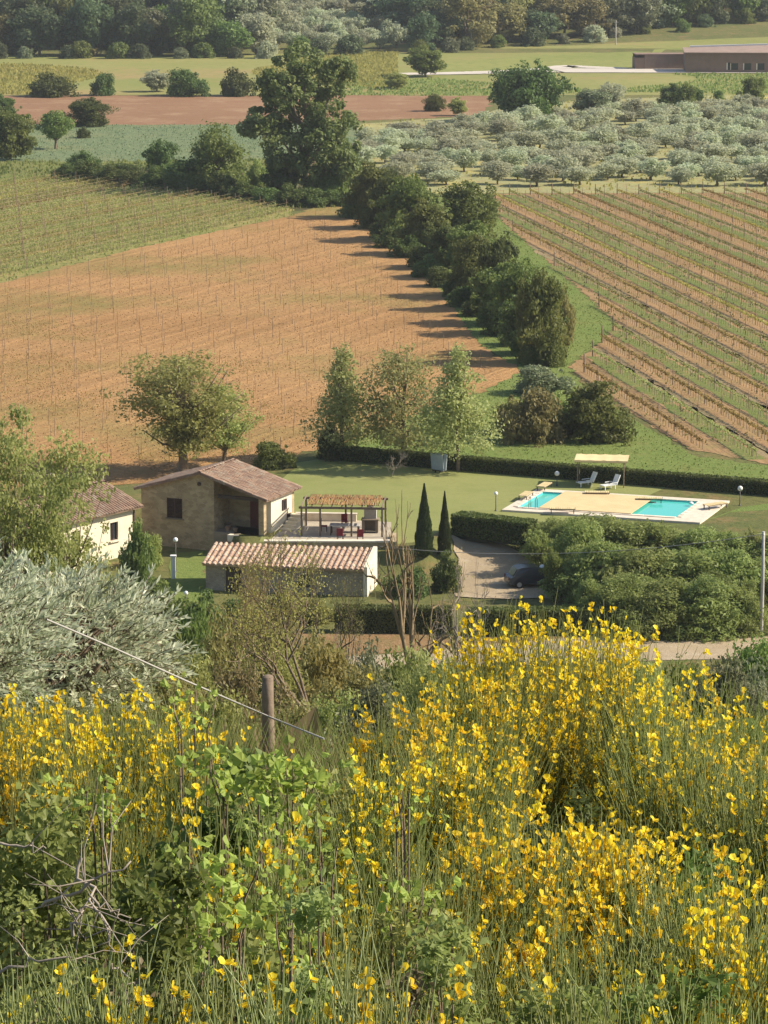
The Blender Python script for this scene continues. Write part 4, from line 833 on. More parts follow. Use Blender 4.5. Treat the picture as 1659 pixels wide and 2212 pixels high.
MS = [proto(97, 3, 2.2, base=0, ncl=120, lpc=90, ls=.15, shape='bush', tr=.06, rcf=.22, lumpy=.6, aspect=1.8), proto(98, 3, 2.0, base=0, ncl=120, lpc=90, ls=.15, shape='bush', tr=.06, rcf=.26, lumpy=.6, aspect=1.8)]
ss.sort(key=lambda q_: q_[0])
for i, (px, y, pt, w, m) in enumerate(ss):
    T('slope_shrub', 'loose scrubby bush on the slope above the road, %s from the left' % nth(i + 1), 'shrub', px, 1600, pt, w * 1.9, MS[i % 2], M[m], y=y, group='scrubby bushes on the slope above the road')
def slope_poly(x0, x1, y0, y1): return [(x0, y0), (x1, y0), (x1 * 2.2, y1), (x0 * 2.2, y1)]
tufts('grass', slope_poly(-14, 12, 30, 180), 26000, .5, M['l_tuft'], 'long grass on the slope above the road', 12)
tufts('dry_grass', slope_poly(-14, 12, 26, 180), 14000, .45, M['l_dry'], 'dry grass on the slope above the road', 13)

# ------------------------------------------------------------------ tiles and houses
def half_tile(L=.5, r0=.11, r1=.085, th=.018, k=5):
    """A curved cover tile lying along +Y, wider at its lower end (y=0)."""
    a = np.linspace(0, math.pi, k + 1); V = []
    for y, r in ((0, r0), (L, r1)):
        V += [(math.cos(t) * r, y, math.sin(t) * r * .75) for t in a]
    n = k + 1; Q = [[i, i + n, i + n + 1, i + 1] for i in range(k)]
    Q.append([0, k, k + n, n])
    b = MB(); b.add(V, Q, smooth=False); b.add([V[i] for i in range(n)], [list(range(n))[j:j + 1] + [j + 1, n - 1] for j in range(0, n - 2)]); return b
TILE = half_tile(.56).build('tile'); TILE.materials.append(M['tile']); TILEP = half_tile(.62, .14, .11).build('tile'); TILEP.materials.append(M['tile_pale'])
def roof_slope(parent, o, u, v, wu, lv, tile, pitch_u, pitch_v, mat, seed, limit=300, th=.14, name='roof'):
    """Slab plus rows of tiles. o: lower left corner, u: unit along the eave, v: unit up the slope."""
    o, u, v = [np.array(k, float) for k in (o, u, v)]; n = np.cross(u, v); n /= np.linalg.norm(n)
    sl = MB(); V = [o, o + u * wu, o + u * wu + v * lv, o + v * lv]; V = V + [p - n * th for p in V]
    sl.add(V, [[0, 1, 2, 3], [7, 6, 5, 4], [0, 4, 5, 1], [1, 5, 6, 2], [2, 6, 7, 3], [3, 7, 4, 0]])
    ro = part(name, sl.build(name), parent, mat)
    rg = np.random.default_rng(seed); nu = int(wu / pitch_u); nv = int(math.ceil(lv / pitch_v)); cnt = 0; extra = MB()
    tv = np.array([x.co[:] for x in tile.vertices]); tf = [list(p.vertices) for p in tile.polygons]
    for i in range(nu + 1):
        for j in range(nv):
            p = o + u * min(max((i + .0) * wu / nu, .08), wu - .08) + v * (j * pitch_v - .05 + rg.normal() * .02) + n * (.008 + .012 * (j % 2) + abs(rg.normal()) * .008); du = rg.normal() * .025
            vv = v + u * du; vv /= np.linalg.norm(vv); uu = np.cross(vv, n); Mx = np.stack([uu, vv, n], 1)
            if cnt < limit:
                ob = link(bpy.data.objects.new('tile', tile)); ob.parent = ro; m4 = Matrix.Identity(4)
                for a_ in range(3):
                    for b_ in range(3): m4[a_][b_] = Mx[a_, b_]
                    m4[a_][3] = p[a_]
                ob.matrix_local = m4
            else:
                W = tv @ Mx.T + p
                tq = [f for f in tf if len(f) == 4]; extra.add(W, tq, rg.uniform(0, 1))
            cnt += 1
    if extra.v: part('roof_tiles', extra.build('roof_tiles'), ro, mat, kind='stuff')
    return ro
def window_unit(parent, c, w, h, rz, frame, pane, name='window', shutters=False, depth=.12):
    """A window on a wall whose outward normal is local -Y turned by rz."""
    q = MB(); f = .07
    for dx, dz, sx, sz in ((-w / 2 + f / 2, 0, f, h), (w / 2 - f / 2, 0, f, h), (0, h / 2 - f / 2, w - 2 * f, f), (0, -h / 2 + f / 2, w - 2 * f, f), (0, 0, .05, h - 2 * f)): q.box((dx, -.02, dz), (sx, .08, sz))
    o = part(name, q.build(name), parent, frame, loc=c, rot=(0, 0, rz))
    q = MB(); q.box((0, .0, 0), (w - .1, .03, h - .1)); part('pane', q.build('pane'), o, pane)
    return o
def slats_shutter(parent, c, w, h, rz):
    q = MB(); f = .06
    for dx, dz, sx, sz in ((-w / 2 + f / 2, 0, f, h), (w / 2 - f / 2, 0, f, h), (0, h / 2 - f / 2, w - 2 * f, f), (0, -h / 2 + f / 2, w - 2 * f, f)): q.box((dx, 0, dz), (sx, .05, sz))
    o = part('shutter', q.build('shutter'), parent, M['shutter'], loc=c, rot=(0, 0, rz)); n = int(h / .1)
    sm_ = MB(); sm_.box((0, 0, 0), (w - 2 * f, .02, .085), M=np.array([[1, 0, 0], [0, .85, -.5], [0, .5, .85]])); me = sm_.build('slat')
    for i in range(n): part('slat', me, o, M['shutter'], loc=(0, 0, -h / 2 + f + (i + .5) * (h - 2 * f) / n))

def stone_house():
    """Origin: front right corner at floor level; +x along the gable (to the right), +y along the ridge (away)."""
    th = R(24.8); fr = gp(570, 1158); t = thing('stone_house', 'stone farmhouse with tiled gable roof and open corner porch', 'house', (fr.x, fr.y, 0), -th)
    W, D_, eh, pit = 10.2, 5.0, 2.7, .294; xm = -W / 2; rh = eh + pit * W / 2; wt = .4; pb_ = -1.7; px0, pdep = -4.1, 2.4
    # outer walls: front gable left of porch, back gable, sides; built butt to butt
    q = MB()
    def gable(x0, x1, y, t_=wt, z0=pb_):
        zz = lambda x: eh + pit * (W / 2 - abs(x - xm))
        xs = [x0] + ([xm] if x0 < xm < x1 else []) + [x1]
        for a, b in zip(xs[:-1], xs[1:]):
            q.add([(a, y, z0), (b, y, z0), (b, y, zz(b)), (a, y, zz(a)), (a, y + t_, z0), (b, y + t_, z0), (b, y + t_, zz(b)), (a, y + t_, zz(a))], [[0, 1, 2, 3], [5, 4, 7, 6], [3, 2, 6, 7], [0, 4, 5, 1], [1, 5, 6, 2], [0, 3, 7, 4]])
    # front wall left of porch with a window opening (x -7.9..-6.9)
    wx0, wx1, wz0, wz1 = -8.05, -6.75, .7, 2.2
    zz = lambda x: eh + pit * (W / 2 - abs(x - xm))
    def panel(x0, x1, z0, z1a, z1b, y=0, t_=wt):
        q.add([(x0, y, z0), (x1, y, z0), (x1, y, z1b), (x0, y, z1a), (x0, y + t_, z0), (x1, y + t_, z0), (x1, y + t_, z1b), (x0, y + t_, z1a)], [[0, 1, 2, 3], [5, 4, 7, 6], [3, 2, 6, 7], [0, 4, 5, 1], [1, 5, 6, 2], [0, 3, 7, 4]])
    panel(-W, wx0, pb_, zz(-W), zz(wx0)); panel(wx0, wx1, pb_, wz0, wz0); panel(wx0, wx1, wz1, zz(wx0), zz(wx1)); panel(wx1, xm, pb_, zz(wx1), zz(xm)); panel(xm, px0, pb_, zz(xm), zz(px0))
    gable(-W, 0, D_ - wt)
    q.box((-W + wt / 2, D_ / 2, (eh + pb_) / 2 + pit * wt / 2), (wt, D_ - 2 * wt, eh - pb_ + pit * wt))
    # right side wall behind the porch pillar
    qs = MB(); qs.box((-wt / 2, (pdep + D_ - wt) / 2 - .6, (eh + pb_) / 2), (wt, D_ - wt - pdep + 1.2, eh - pb_)); part('side_wall', qs.build('side_wall'), t, M['plaster'], label='side wall with its sunlight put into a paler colour')  # paler material than the stone walls carries the sunlight on this side
    # porch inner walls
    panel(px0, -wt, pb_, zz(px0), zz(-wt), y=pdep); q.box((px0 - wt / 2, (wt + pdep) / 2, (zz(px0) + pb_) / 2 - .1), (wt, pdep - wt, zz(px0) - pb_ - .2))
    part('wall', q.build('wall'), t, M['stone_house'])
    q = MB(); q.box((px0 / 2, pdep / 2 - .06, -.9), (-px0, pdep + .1, 1.8)); part('porch_floor', q.build('porch_floor'), t, M['plinth'])
    q = MB(); q.box((-1.6, -.35, -.28), (2.2, .5, .5)); part('porch_step', q.build('porch_step'), t, M['travertine'])
    q = MB(); q.box((-.2, .2, eh / 2 - .02), (.42, .42, eh + .04)); part('pillar', q.build('pillar'), t, M['stone_house'])
    q = MB(); q.box((px0 / 2 - .1, .2, eh - .08), (-px0 - .62, .2, .24)); part('porch_beam', q.build('porch_beam'), t, M['darkwood'])
    # door inside the porch
    q = MB(); q.box((-1.75, pdep - .04, 1.08), (1.1, .1, 2.1)); d = part('door', q.build('door'), t, M['red_door'])
    q = MB()
    for z in (.45, 1.05, 1.65): q.box((-1.75, pdep - .1, z), (.8, .03, .42))
    part('door_panel', q.build('door_panel'), d, M['red_door']); q = MB(); q.lathe([(0, 0), (.03, .01), (.03, .05), (0, .06)], 8, (-1.35, pdep - .14, 1.05)); part('handle', q.build('handle'), d, M['steel'])
    slats_shutter(t, (-7.4 - .325, .08, 1.45), .645, 1.48, 0); slats_shutter(t, (-7.4 + .325, .08, 1.45), .645, 1.48, 0)
    q = MB(); q.box((-7.4, -.03, .655), (1.5, .2, .09)); part('window_sill', q.build('window_sill'), t, M['plinth'])
    q = MB(); q.lathe([(0, 0), (.16, .0), (.16, .04), (0, .05)], 10, (0, 0, 0)); o = part('vent', q.build('vent'), t, M['darkwood'], loc=(xm - .2, -.01, 3.45), rot=(R(90), 0, 0))
    window_unit(t, (.02, 3.3, 1.75), .7, .8, R(90), M['shutter'], M['glass']); window_unit(t, (.02, 4.1, .6), .6, .7, R(90), M['shutter'], M['glass'])
    # outside stair wall on the sunny side
    q = MB()
    for i in range(6): q.box((.62, 2.2 + i * .42, -.12 + i * .0 - .0 + (5 - i) * -.14 + .55), (1.0, .42, .9 + (5 - i) * -.1))
    part('stair', q.build('stair'), t, M['plaster'])
    # roof: two slopes with overhangs
    sl = math.atan(pit); ov, og = .45, .35; Ls = (W / 2 + ov) / math.cos(sl); yl = D_ + 2 * og
    zE = eh - ov * pit + .17
    roof_slope(t, (ov, -og, zE), (0, 1, 0), (-math.cos(sl), 0, math.sin(sl)), yl, Ls, TILE, .27, .42, M['tile'], 3)
    roof_slope(t, (-W - ov, D_ + og, zE), (0, -1, 0), (math.cos(sl), 0, math.sin(sl)), yl, Ls, TILE, .27, .42, M['tile'], 4)
    q = MB(); zr = rh + .21
    for i in range(int(yl / .45)): q.add(np.array([v.co[:] for v in TILE.vertices]) * np.array([1.25, .95, 1.2]) + np.array([xm, -og + i * .45, zr]), [list(p.vertices) for p in TILE.polygons if len(p.vertices) == 4], (i * .37) % 1)
    part('ridge_tiles', q.build('ridge_tiles'), t, M['tile'], kind='stuff')
    q = MB()
    for px_, py_, r_ in ((-3.3, .6, .22), (-2.6, .5, .18), (-3.7, 1.5, .25)): q.lathe([(r_ * .6, 0), (r_, r_ * 1.5), (r_ * 1.05, r_ * 1.5), (r_ * .8, r_ * 1.45)], 10, (px_, py_, 0))
    part('flower_pot', q.build('flower_pot'), t, M['tile'])
    return t
stone_house()

def cream_house():
    """Origin: corner nearest the stone house; +x runs along the eave towards the camera, -y is the sunny wall."""
    c = at(292, 1190, 226); dv = Vector((-.62, -.785)); t = thing('cream_house', 'cream plastered house with sunlit side wall behind the olive tree', 'house', (c.x, c.y, -1.5), math.atan2(dv.y, dv.x))
    # local +x along dv; outward wall normal is local +y (to the right of the picture)
    L, W, eh, rise = 11, 6.4, 3.6, 1.15; wt = .35; q = MB()
    wins = [(2.2, 1.35, .85, 1.35), (6.2, 1.35, .85, 1.35)]
    xs = [0] + sum([[x - w / 2, x + w / 2] for x, z, w, h in wins], []) + [L]
    for i in range(0, len(xs) - 1, 2): q.box(((xs[i] + xs[i + 1]) / 2, -wt / 2, eh / 2), (xs[i + 1] - xs[i], wt, eh))
    for x, z, w, h in wins: q.box((x, -wt / 2, z / 2), (w, wt, z)); q.box((x, -wt / 2, (z + h + eh) / 2), (w, wt, eh - z - h))
    for x in (0, L - wt):
        q.add([(x, -wt, 0), (x, -W, 0), (x, -W, eh), (x, -W / 2, eh + rise), (x, -wt, eh), (x + wt, -wt, 0), (x + wt, -W, 0), (x + wt, -W, eh), (x + wt, -W / 2, eh + rise), (x + wt, -wt, eh)], [[0, 1, 2, 4], [5, 9, 7, 6], [0, 5, 6, 1], [1, 6, 7, 2], [2, 7, 8, 3], [3, 8, 9, 4]])
        q.add([(x, -W, eh), (x, -W / 2, eh + rise), (x, -wt, eh), (x + wt, -W, eh), (x + wt, -W / 2, eh + rise), (x + wt, -wt, eh)], [[0, 1, 2], [3, 5, 4]])
    q.box((L / 2, -W + wt / 2 + .001, eh / 2), (L - 2 * wt, wt, eh)); part('wall', q.build('wall'), t, M['plaster'])
    for x, z, w, h in wins:
        window_unit(t, (x, -.2, z + h / 2), w, h, R(180), M['shutter'], M['glass'])
        q = MB(); q.box((x, .06, z - .04), (w + .25, .24, .09)); part('window_sill', q.build('window_sill'), t, M['travertine'])
    q = MB(); q.tube([(.12, .07, 0), (.12, .07, eh - .1)], .05, 6); part('drainpipe', q.build('drainpipe'), t, M['shutter'])
    s = math.atan(rise / (W / 2)); ov = .55; Ls = (W / 2 + ov) / math.cos(s); z0 = eh - ov * math.tan(s) + .16
    roof_slope(t, (L + .4, ov, z0), (-1, 0, 0), (0, -math.cos(s), math.sin(s)), L + .8, Ls, TILE, .27, .42, M['tile'], 5, limit=280)
    roof_slope(t, (-.4, -W - ov, z0), (1, 0, 0), (0, math.cos(s), math.sin(s)), L + .8, Ls, TILE, .27, .42, M['tile'], 6, limit=0)
    q = MB(); q.box((4.6, -W / 2 - .6, eh + 1.6), (.6, .6, 1.7)); q.box((4.6, -W / 2 - .6, eh + 2.5), (.8, .8, .1)); part('chimney', q.build('chimney'), t, M['plinth'])
cream_house()

def shed():
    fr = gp(786, 1288); th = R(10); t = thing('stone_shed', 'low stone shed with weathered tile roof below the terrace', 'shed', (fr.x, fr.y, -1.5), -th)
    W, D_, eh, rise = 11.2, 3.3, 1.82, .52; wt = .4; q = MB()
    q.box((-W / 2, wt / 2, eh / 2 - .1), (W, wt, eh + .2)); 
    for x in (-W, -wt):
        q.add([(x, wt, -.2), (x + wt, wt, -.2), (x + wt, D_, -.2), (x, D_, -.2), (x, wt, eh + .1), (x + wt, wt, eh + .1), (x + wt, D_, eh + rise), (x, D_, eh + rise)], [[0, 3, 2, 1], [4, 5, 6, 7], [0, 1, 5, 4], [1, 2, 6, 5], [2, 3, 7, 6], [3, 0, 4, 7]])
    q.box((-W / 2, D_ + wt / 2, (eh + rise) / 2), (W, wt, eh + rise)); part('wall', q.build('wall'), t, M['stone_shed'])
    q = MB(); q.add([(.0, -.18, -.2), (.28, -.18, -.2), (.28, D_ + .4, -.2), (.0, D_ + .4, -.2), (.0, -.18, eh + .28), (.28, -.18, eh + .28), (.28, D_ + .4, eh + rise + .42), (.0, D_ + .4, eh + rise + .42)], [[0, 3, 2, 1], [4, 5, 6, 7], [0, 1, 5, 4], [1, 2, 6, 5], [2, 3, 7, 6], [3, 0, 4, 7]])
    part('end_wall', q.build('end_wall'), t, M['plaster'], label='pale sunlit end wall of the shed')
    q = MB(); q.box((-4.2, -.02, .95), (.8, .1, .9)); part('window', q.build('window'), t, M['glass']); q = MB(); q.box((-9.2, -.02, .9), (1.1, .1, 1.8)); part('door', q.build('door'), t, M['darkwood'])
    s = math.atan(rise / D_); ov = .35; roof_slope(t, (-W - .15, -ov, eh - ov * math.tan(s) + .17), (1, 0, 0), (0, math.cos(s), math.sin(s)), W + .13, (D_ + ov + .3) / math.cos(s), TILEP, .4, .5, M['tile_pale'], 8)
    # retaining wall of the terrace with its lit end
    a = gp(572, 1180); b = gp(845, 1180); w = thing('retaining_wall', 'terrace retaining wall behind the shed with sunlit end', 'wall', (a.x, a.y, -1.6), math.atan2(b.y - a.y, b.x - a.x)); L = (b - a).length
    q = MB(); q.box((L / 2, 0, .95), (L, .5, 1.9)); q.box((L + .2, 1.4, .95), (.4, 3.3, 1.9)); part('wall_body', q.build('wall_body'), w, M['stone_house'])
    q = MB(); q.box((L / 2, 0, 1.95), (L + .1, .6, .1)); part('coping', q.build('coping'), w, M['travertine'])
shed()

def pergola():
    a, b = gp(650, 1158), gp(836, 1168); L = 5.9; ang = R(-4); t = thing('pergola', 'wooden pergola roofed with brown reed matting on the terrace', 'pergola', (a.x + .05, a.y, 0), ang); Dp, H = 3.6, 2.05
    pm = MB(); pm.box((0, 0, H / 2), (.13, .13, H)); pme = pm.build('post')
    for x in (0, L / 3 - .6, L * .62, L):
        part('post', pme, t, M['wood'], loc=(x, 0, 0))
    for x in (0, L / 2, L): part('post', pme, t, M['wood'], loc=(x, Dp, 0))
    bmq = MB(); bmq.box((L / 2, 0, 0), (L + .4, .12, .16)); bme = bmq.build('beam')
    for y in (0, Dp): part('beam', bme, t, M['wood'], loc=(0, y, H + .08))
    rf = MB(); rf.box((0, Dp / 2, 0), (.08, Dp + .4, .1)); rfm = rf.build('rafter')
    for i in range(9): part('rafter', rfm, t, M['wood'], loc=(i * L / 8, 0, H + .21))
    rg = np.random.default_rng(3); q = MB()
    for i in range(120):
        x = .4 + (L - .6) * i / 119; q.tube([(x + rg.normal() * .03, -.1 + rg.uniform(0, .2), H + .29 + rg.uniform(0, .05)), (x + rg.normal() * .04, Dp / 2, H + .3 + rg.uniform(0, .04)), (x + rg.normal() * .05, Dp + .15, H + .29 + rg.uniform(0, .05))], .032, 3)
    part('reed_mat', q.build('reed_mat'), t, M['reed'], kind='stuff')
    def chair(px, py, rz, label):
        p = gp(px, py); o = thing('garden_chair', label, 'chair', p + Vector((0, 0, .05)), rz)
        q = MB(); q.box((0, 0, .44), (.46, .46, .05)); part('seat', q.build('seat'), o, M['red_cloth'])
        q = MB(); q.box((0, .22, .72), (.46, .05, .5)); part('backrest', q.build('backrest'), o, M['red_cloth'])
        lg = MB(); lg.box((0, 0, .21), (.04, .04, .42)); m = lg.build('leg')
        for sx in (-.2, .2):
            for sy in (-.2, .2): part('leg', m, o, M['darkwood'], loc=(sx, sy, 0))
    for i, (px, py, rz) in enumerate([(735, 1170, 3.0), (778, 1172, 3.2), (700, 1150, 1.5), (745, 1140, .2)]):
        chair(px, py, rz, ['dark red chair at the near side of the terrace table', 'dark red chair at the table next to the terrace wall', 'dark red chair at the head of the terrace table', 'dark red chair on the far side of the terrace table'][i])
    p = gp(745, 1156); o = thing('dining_table', 'long pale dining table under the pergola', 'table', p + Vector((0, 0, .05)), R(-5))
    q = MB(); q.box((0, 0, .73), (2.2, .95, .05)); part('tabletop', q.build('tabletop'), o, M['concrete'])
    lg = MB(); lg.box((0, 0, .35), (.08, .08, .7)); m = lg.build('leg')
    for sx in (-1, 1):
        for sy in (-.38, .38): part('leg', m, o, M['darkwood'], loc=(sx, sy, 0))
    p = gp(800, 1150); o = thing('stone_barbecue', 'pale masonry barbecue at the end of the pergola', 'barbecue', p + Vector((0, 0, .05)), R(-5))
    q = MB(); q.box((-.5, 0, .45), (.2, .7, .9)); q.box((.5, 0, .45), (.2, .7, .9)); q.box((0, .3, .45), (.8, .1, .9)); q.box((0, 0, .95), (1.3, .8, .1)); part('base', q.build('base'), o, M['plinth'])
    q = MB(); q.box((0, .1, 1.35), (.9, .5, .7)); q.box((0, .1, 1.9), (.5, .4, .4)); part('hood', q.build('hood'), o, M['concrete'])
    pa, pb2 = gp(640, 1124), gp(770, 1126); o = thing('low_wall', 'low pale stone wall behind the pergola', 'wall', pa, math.atan2(pb2.y - pa.y, pb2.x - pa.x)); L2 = (pb2 - pa).length
    q = MB(); q.box((L2 / 2, 0, .25), (L2, .35, .6)); part('wall_body', q.build('wall_body'), o, M['travertine']); q = MB(); q.box((L2 / 2, 0, .58), (L2 + .1, .42, .06)); part('coping', q.build('coping'), o, M['travertine'])
pergola()

# ------------------------------------------------------------------ pool
def pool():
    A, B, C, Dq = [np.array(gp(*p)) for p in ((1084, 1105), (1170, 1060), (1603, 1096), (1512, 1133))]
    A[2] = B[2] = C[2] = Dq[2] = 0
    ux = (Dq - A); ux = ux / np.linalg.norm(ux); W = np.linalg.norm(Dq - A); vy = np.array([-ux[1], ux[0], 0]); H = float(np.dot(B - A, vy)); ang = math.atan2(ux[1], ux[0])
    t = thing('swimming_pool', 'rectangular turquoise swimming pool with pale travertine surround', 'pool', A, ang)
    sk = float(np.dot(B - A, ux)); z1 = .12
    def pt(u, v): return np.array([u * W + sk * v * .5, v * H, 0])
    z1 = .15; pu0, pu1, pv0, pv1 = .055, .86, .15, .86
    ox = [pt(0, 0), pt(1, 0), pt(1, 1), pt(0, 1)]; ix = [pt(pu0, pv0), pt(pu1, pv0), pt(pu1, pv1), pt(pu0, pv1)]
    q = MB(); Vt = [p + [0, 0, z1] for p in ox] + [p + [0, 0, z1] for p in ix]; Vb = [p + [0, 0, -.3] for p in ox]
    q.add(Vt + Vb, [[0, 1, 5, 4], [1, 2, 6, 5], [2, 3, 7, 6], [3, 0, 4, 7], [8, 9, 1, 0], [9, 10, 2, 1], [10, 11, 3, 2], [11, 8, 0, 3]]); part('surround', q.build('surround'), t, M['travertine'])
    # coping stones round the basin
    cst = MB(); cst.box((0, 0, 0), (.78, .36, .05)); cm = cst.build('coping_stone')
    for a_, b_ in ((0, 1), (1, 2), (2, 3), (3, 0)):
        p, r_ = ix[a_], ix[b_]; d = r_ - p; Ln = np.linalg.norm(d); d /= Ln; n = int(Ln / .82); out = np.array([d[1], -d[0], 0])
        for i in range(n): 
            c = p + d * Ln * (i + .5) / n + out * .2 + np.array([0, 0, z1 + .03]); part('coping_stone', cm, t, M['travertine'], loc=c, rot=(0, 0, math.atan2(d[1], d[0])))
    dp = -1.3; q = MB(); Vb = [p + [0, 0, dp] for p in ix]; Vt = [p + [0, 0, z1 - .005] for p in ix]
    q.add(Vb + Vt, [[0, 1, 2, 3], [0, 4, 5, 1], [1, 5, 6, 2], [2, 6, 7, 3], [3, 7, 4, 0]]); part('basin', q.build('basin'), t, M['poolwall'])
    q = MB(); q.add([p + [0, 0, z1 - .10] for p in ix], [[0, 1, 2, 3]]); part('water', q.build('water'), t, M['water'])
    q = MB(); cu0, cu1 = .165, .635; n = 40
    for i in range(n):
        a_ = cu0 + (cu1 - cu0) * i / n; b_ = cu0 + (cu1 - cu0) * (i + .93) / n
        P = [pt(a_, pv0 - .02), pt(b_, pv0 - .02), pt(b_, pv1 + .04), pt(a_, pv1 + .04)]; z0, zc = z1 + .07, z1 + .11
        q.add([p + [0, 0, z0] for p in P] + [p + [0, 0, zc] for p in P], [[4, 5, 6, 7], [0, 1, 5, 4], [1, 2, 6, 5], [2, 3, 7, 6], [3, 0, 4, 7]])
    part('pool_cover', q.build('pool_cover'), t, M['cover'])
    q = MB(); q.lathe([(0, 0), (.16, .03), (.2, .12), (.14, .2), (0, .24)], 10, tuple(pt(.845, .72) + [0, 0, z1 + .01])); part('skimmer_float', q.build('skimmer_float'), t, M['white'])
    # ladder
    q = MB()
    for s_ in (-.25, .25):
        c = pt(.13, pv0 + .02); q.tube([c + [s_, -.35, z1], c + [s_, -.3, z1 + .7], c + [s_, .0, z1 + .85], c + [s_, .2, z1 + .6], c + [s_, .25, -.6]], .025, 6)
    part('ladder', q.build('ladder'), t, M['steel'])
    # sunbeds: tan slatted beds on dark legs
    def sunbed(p, rz, label):
        o = thing('sunbed', label, 'sunbed', Vector(p), rz); q = MB()
        sl_ = MB(); sl_.box((0, 0, 0), (.11, .66, .04)); m = sl_.build('slat')
        for i in range(14): part('slat', m, o, M['canvas'], loc=(-.9 + i * .135, 0, .36))
        q.box((0, -.3, .31), (1.95, .05, .07)); q.box((0, .3, .31), (1.95, .05, .07)); part('frame', q.build('frame'), o, M['wood'])
        lg = MB(); lg.box((0, 0, .14), (.06, .06, .28)); lm = lg.build('leg')
        for sx in (-.85, .85):
            for sy in (-.3, .3): part('leg', lm, o, M['darkwood'], loc=(sx, sy, 0))
    SB = [((1136, 1070), 1.25, 'tan sunbed at the left end of the pool'), ((1176, 1050), 1.2, 'tan sunbed at the back left pool corner'), ((1290, 1063), -.08, 'tan sunbed on the grass below the sunshade'), ((1404, 1076), -.1, 'tan sunbed on the grass behind the open water')]
    for (px, py), rz, lb in SB:
        p = gp(px, py + 10); sunbed((p.x, p.y, .03 if py < 1077 and px > 1250 else .15), rz, lb)
    for (px, py), rz, lb in [((1215, 1112), -.05, 'tan bench like sunbed between covered pool and thicket'), ((1545, 1102), .6, 'tan sunbed at the right end of the pool')]:
        p = gp(px, py); sunbed((p.x, p.y, .15), rz, lb)
pool()
def sunshade():
    fl = gp(1240, 1052); t = thing('sunshade_canopy', 'tan canvas sunshade on four slim posts by the hedge', 'canopy', fl, R(-7)); L, Dp, H = 4.2, 2.5, 2.0
    pm = MB(); pm.tube([(0, 0, -.05), (0, 0, H)], .045, 6); pme = pm.build('post')
    for x in (.25, L - .3):
        for y in (.1, Dp - .1): part('post', pme, t, M['wood'], loc=(x, y, 0))
    n, mq = 12, 8; X, Y = np.meshgrid(np.linspace(0, L, n), np.linspace(-.1, Dp + .1, mq)); Z = H + .18 - .10 * np.sin(np.pi * X / L) * np.sin(np.pi * (Y + .1) / (Dp + .2)) + .03 * np.sin(X * 6)
    V = np.stack([X, Y, Z], -1).reshape(-1, 3); i = (np.arange(mq - 1)[:, None] * n + np.arange(n - 1)).reshape(-1); Q = np.stack([i, i + 1, i + n + 1, i + n], -1)
    q = MB(); q.add(V, Q, smooth=True); q.add(V - [0, 0, .03], Q[:, ::-1], smooth=True)
    for yy, r_ in ((-.1, 0), (Dp + .1, 0)): q.box((L / 2, yy, H + .1), (L, .02, .16))
    part('canvas_top', q.build('canvas_top'), t, M['canvas'])
    q = MB()
    for y in (.1, Dp - .1): q.box((L / 2, y, H + .0), (L - .3, .06, .06))
    part('frame', q.build('frame'), t, M['wood'])
    def lounger(px, py, rz, label):
        p = gp(px, py); o = thing('white_lounger', label, 'sun lounger', p + Vector((0, 0, .03)), rz)
        q = MB(); q.box((0, -.45, .34), (.6, 1.15, .06)); part('seat', q.build('seat'), o, M['white'])
        q = MB(); q.box((0, .42, .68), (.6, .06, .85), M=np.array([[1, 0, 0], [0, .9, .43], [0, -.43, .9]])); part('backrest', q.build('backrest'), o, M['white'])
        for sx in (-.33, .33):
            q = MB(); q.box((sx, -.1, .5), (.05, .7, .05)); part('armrest', q.build('armrest'), o, M['white'])
        lg = MB(); lg.box((0, 0, .16), (.05, .05, .32)); m = lg.build('leg')
        for sx in (-.27, .27):
            for sy in (-.9, .1): part('leg', m, o, M['white'], loc=(sx, sy, 0))
    lounger(1272, 1050, R(-62), 'white plastic lounger in the shade of the canopy'); lounger(1322, 1056, R(-55), 'white plastic lounger in the sun beside the canopy post')
sunshade()
def lamp(px, pyb, pyt, label, y=None, rr=.15):
    b = gp(px, pyb); h = at(px, pyt, b.y).z - b.z; t = thing('garden_lamp', label, 'lamp', b)
    q = MB(); q.tube([(0, 0, -.05), (0, 0, h - rr)], .035, 8); part('post', q.build('post'), t, M['steel'])
    a = np.linspace(-math.pi / 2, math.pi / 2, 9); q = MB(); q.lathe([(math.cos(k) * rr, math.sin(k) * rr) for k in a], 14, (0, 0, h)); part('globe', q.build('globe'), t, M['white'])
    q = MB(); q.lathe([(.12, 0), (.12, .03), (.06, .06), (.04, .2)], 10); part('base', q.build('base'), t, M['steel'])
lamp(1071, 1104, 1066, 'white globe lamp on the lawn left of the pool'); lamp(1203, 1050, 1023, 'white globe lamp against the dark lawn hedge left of the canopy', rr=.2); lamp(1598, 1092, 1055, 'white globe lamp at the right end of the pool', rr=.2)
lamp(380, 1235, 1166, 'white globe lamp below the stone house window', rr=.17); lamp(402, 1300, 1281, 'low white globe lamp beside the dark bush', rr=.15)
lamp(1171, 1268, 1226, 'white globe lamp in the shaded gravel yard by the car', rr=.22)  # added globe takes the place of a sun glint on the car
p = gp(375, 1250); o = thing('gate_pillar', 'white square pillar on the lower lawn under the lamp', 'pillar', p); q = MB(); q.box((0, 0, .8), (.3, .3, 1.6)); part('shaft', q.build('shaft'), o, M['white']); q = MB(); q.box((0, 0, 1.65), (.42, .42, .1)); part('cap', q.build('cap'), o, M['white'])
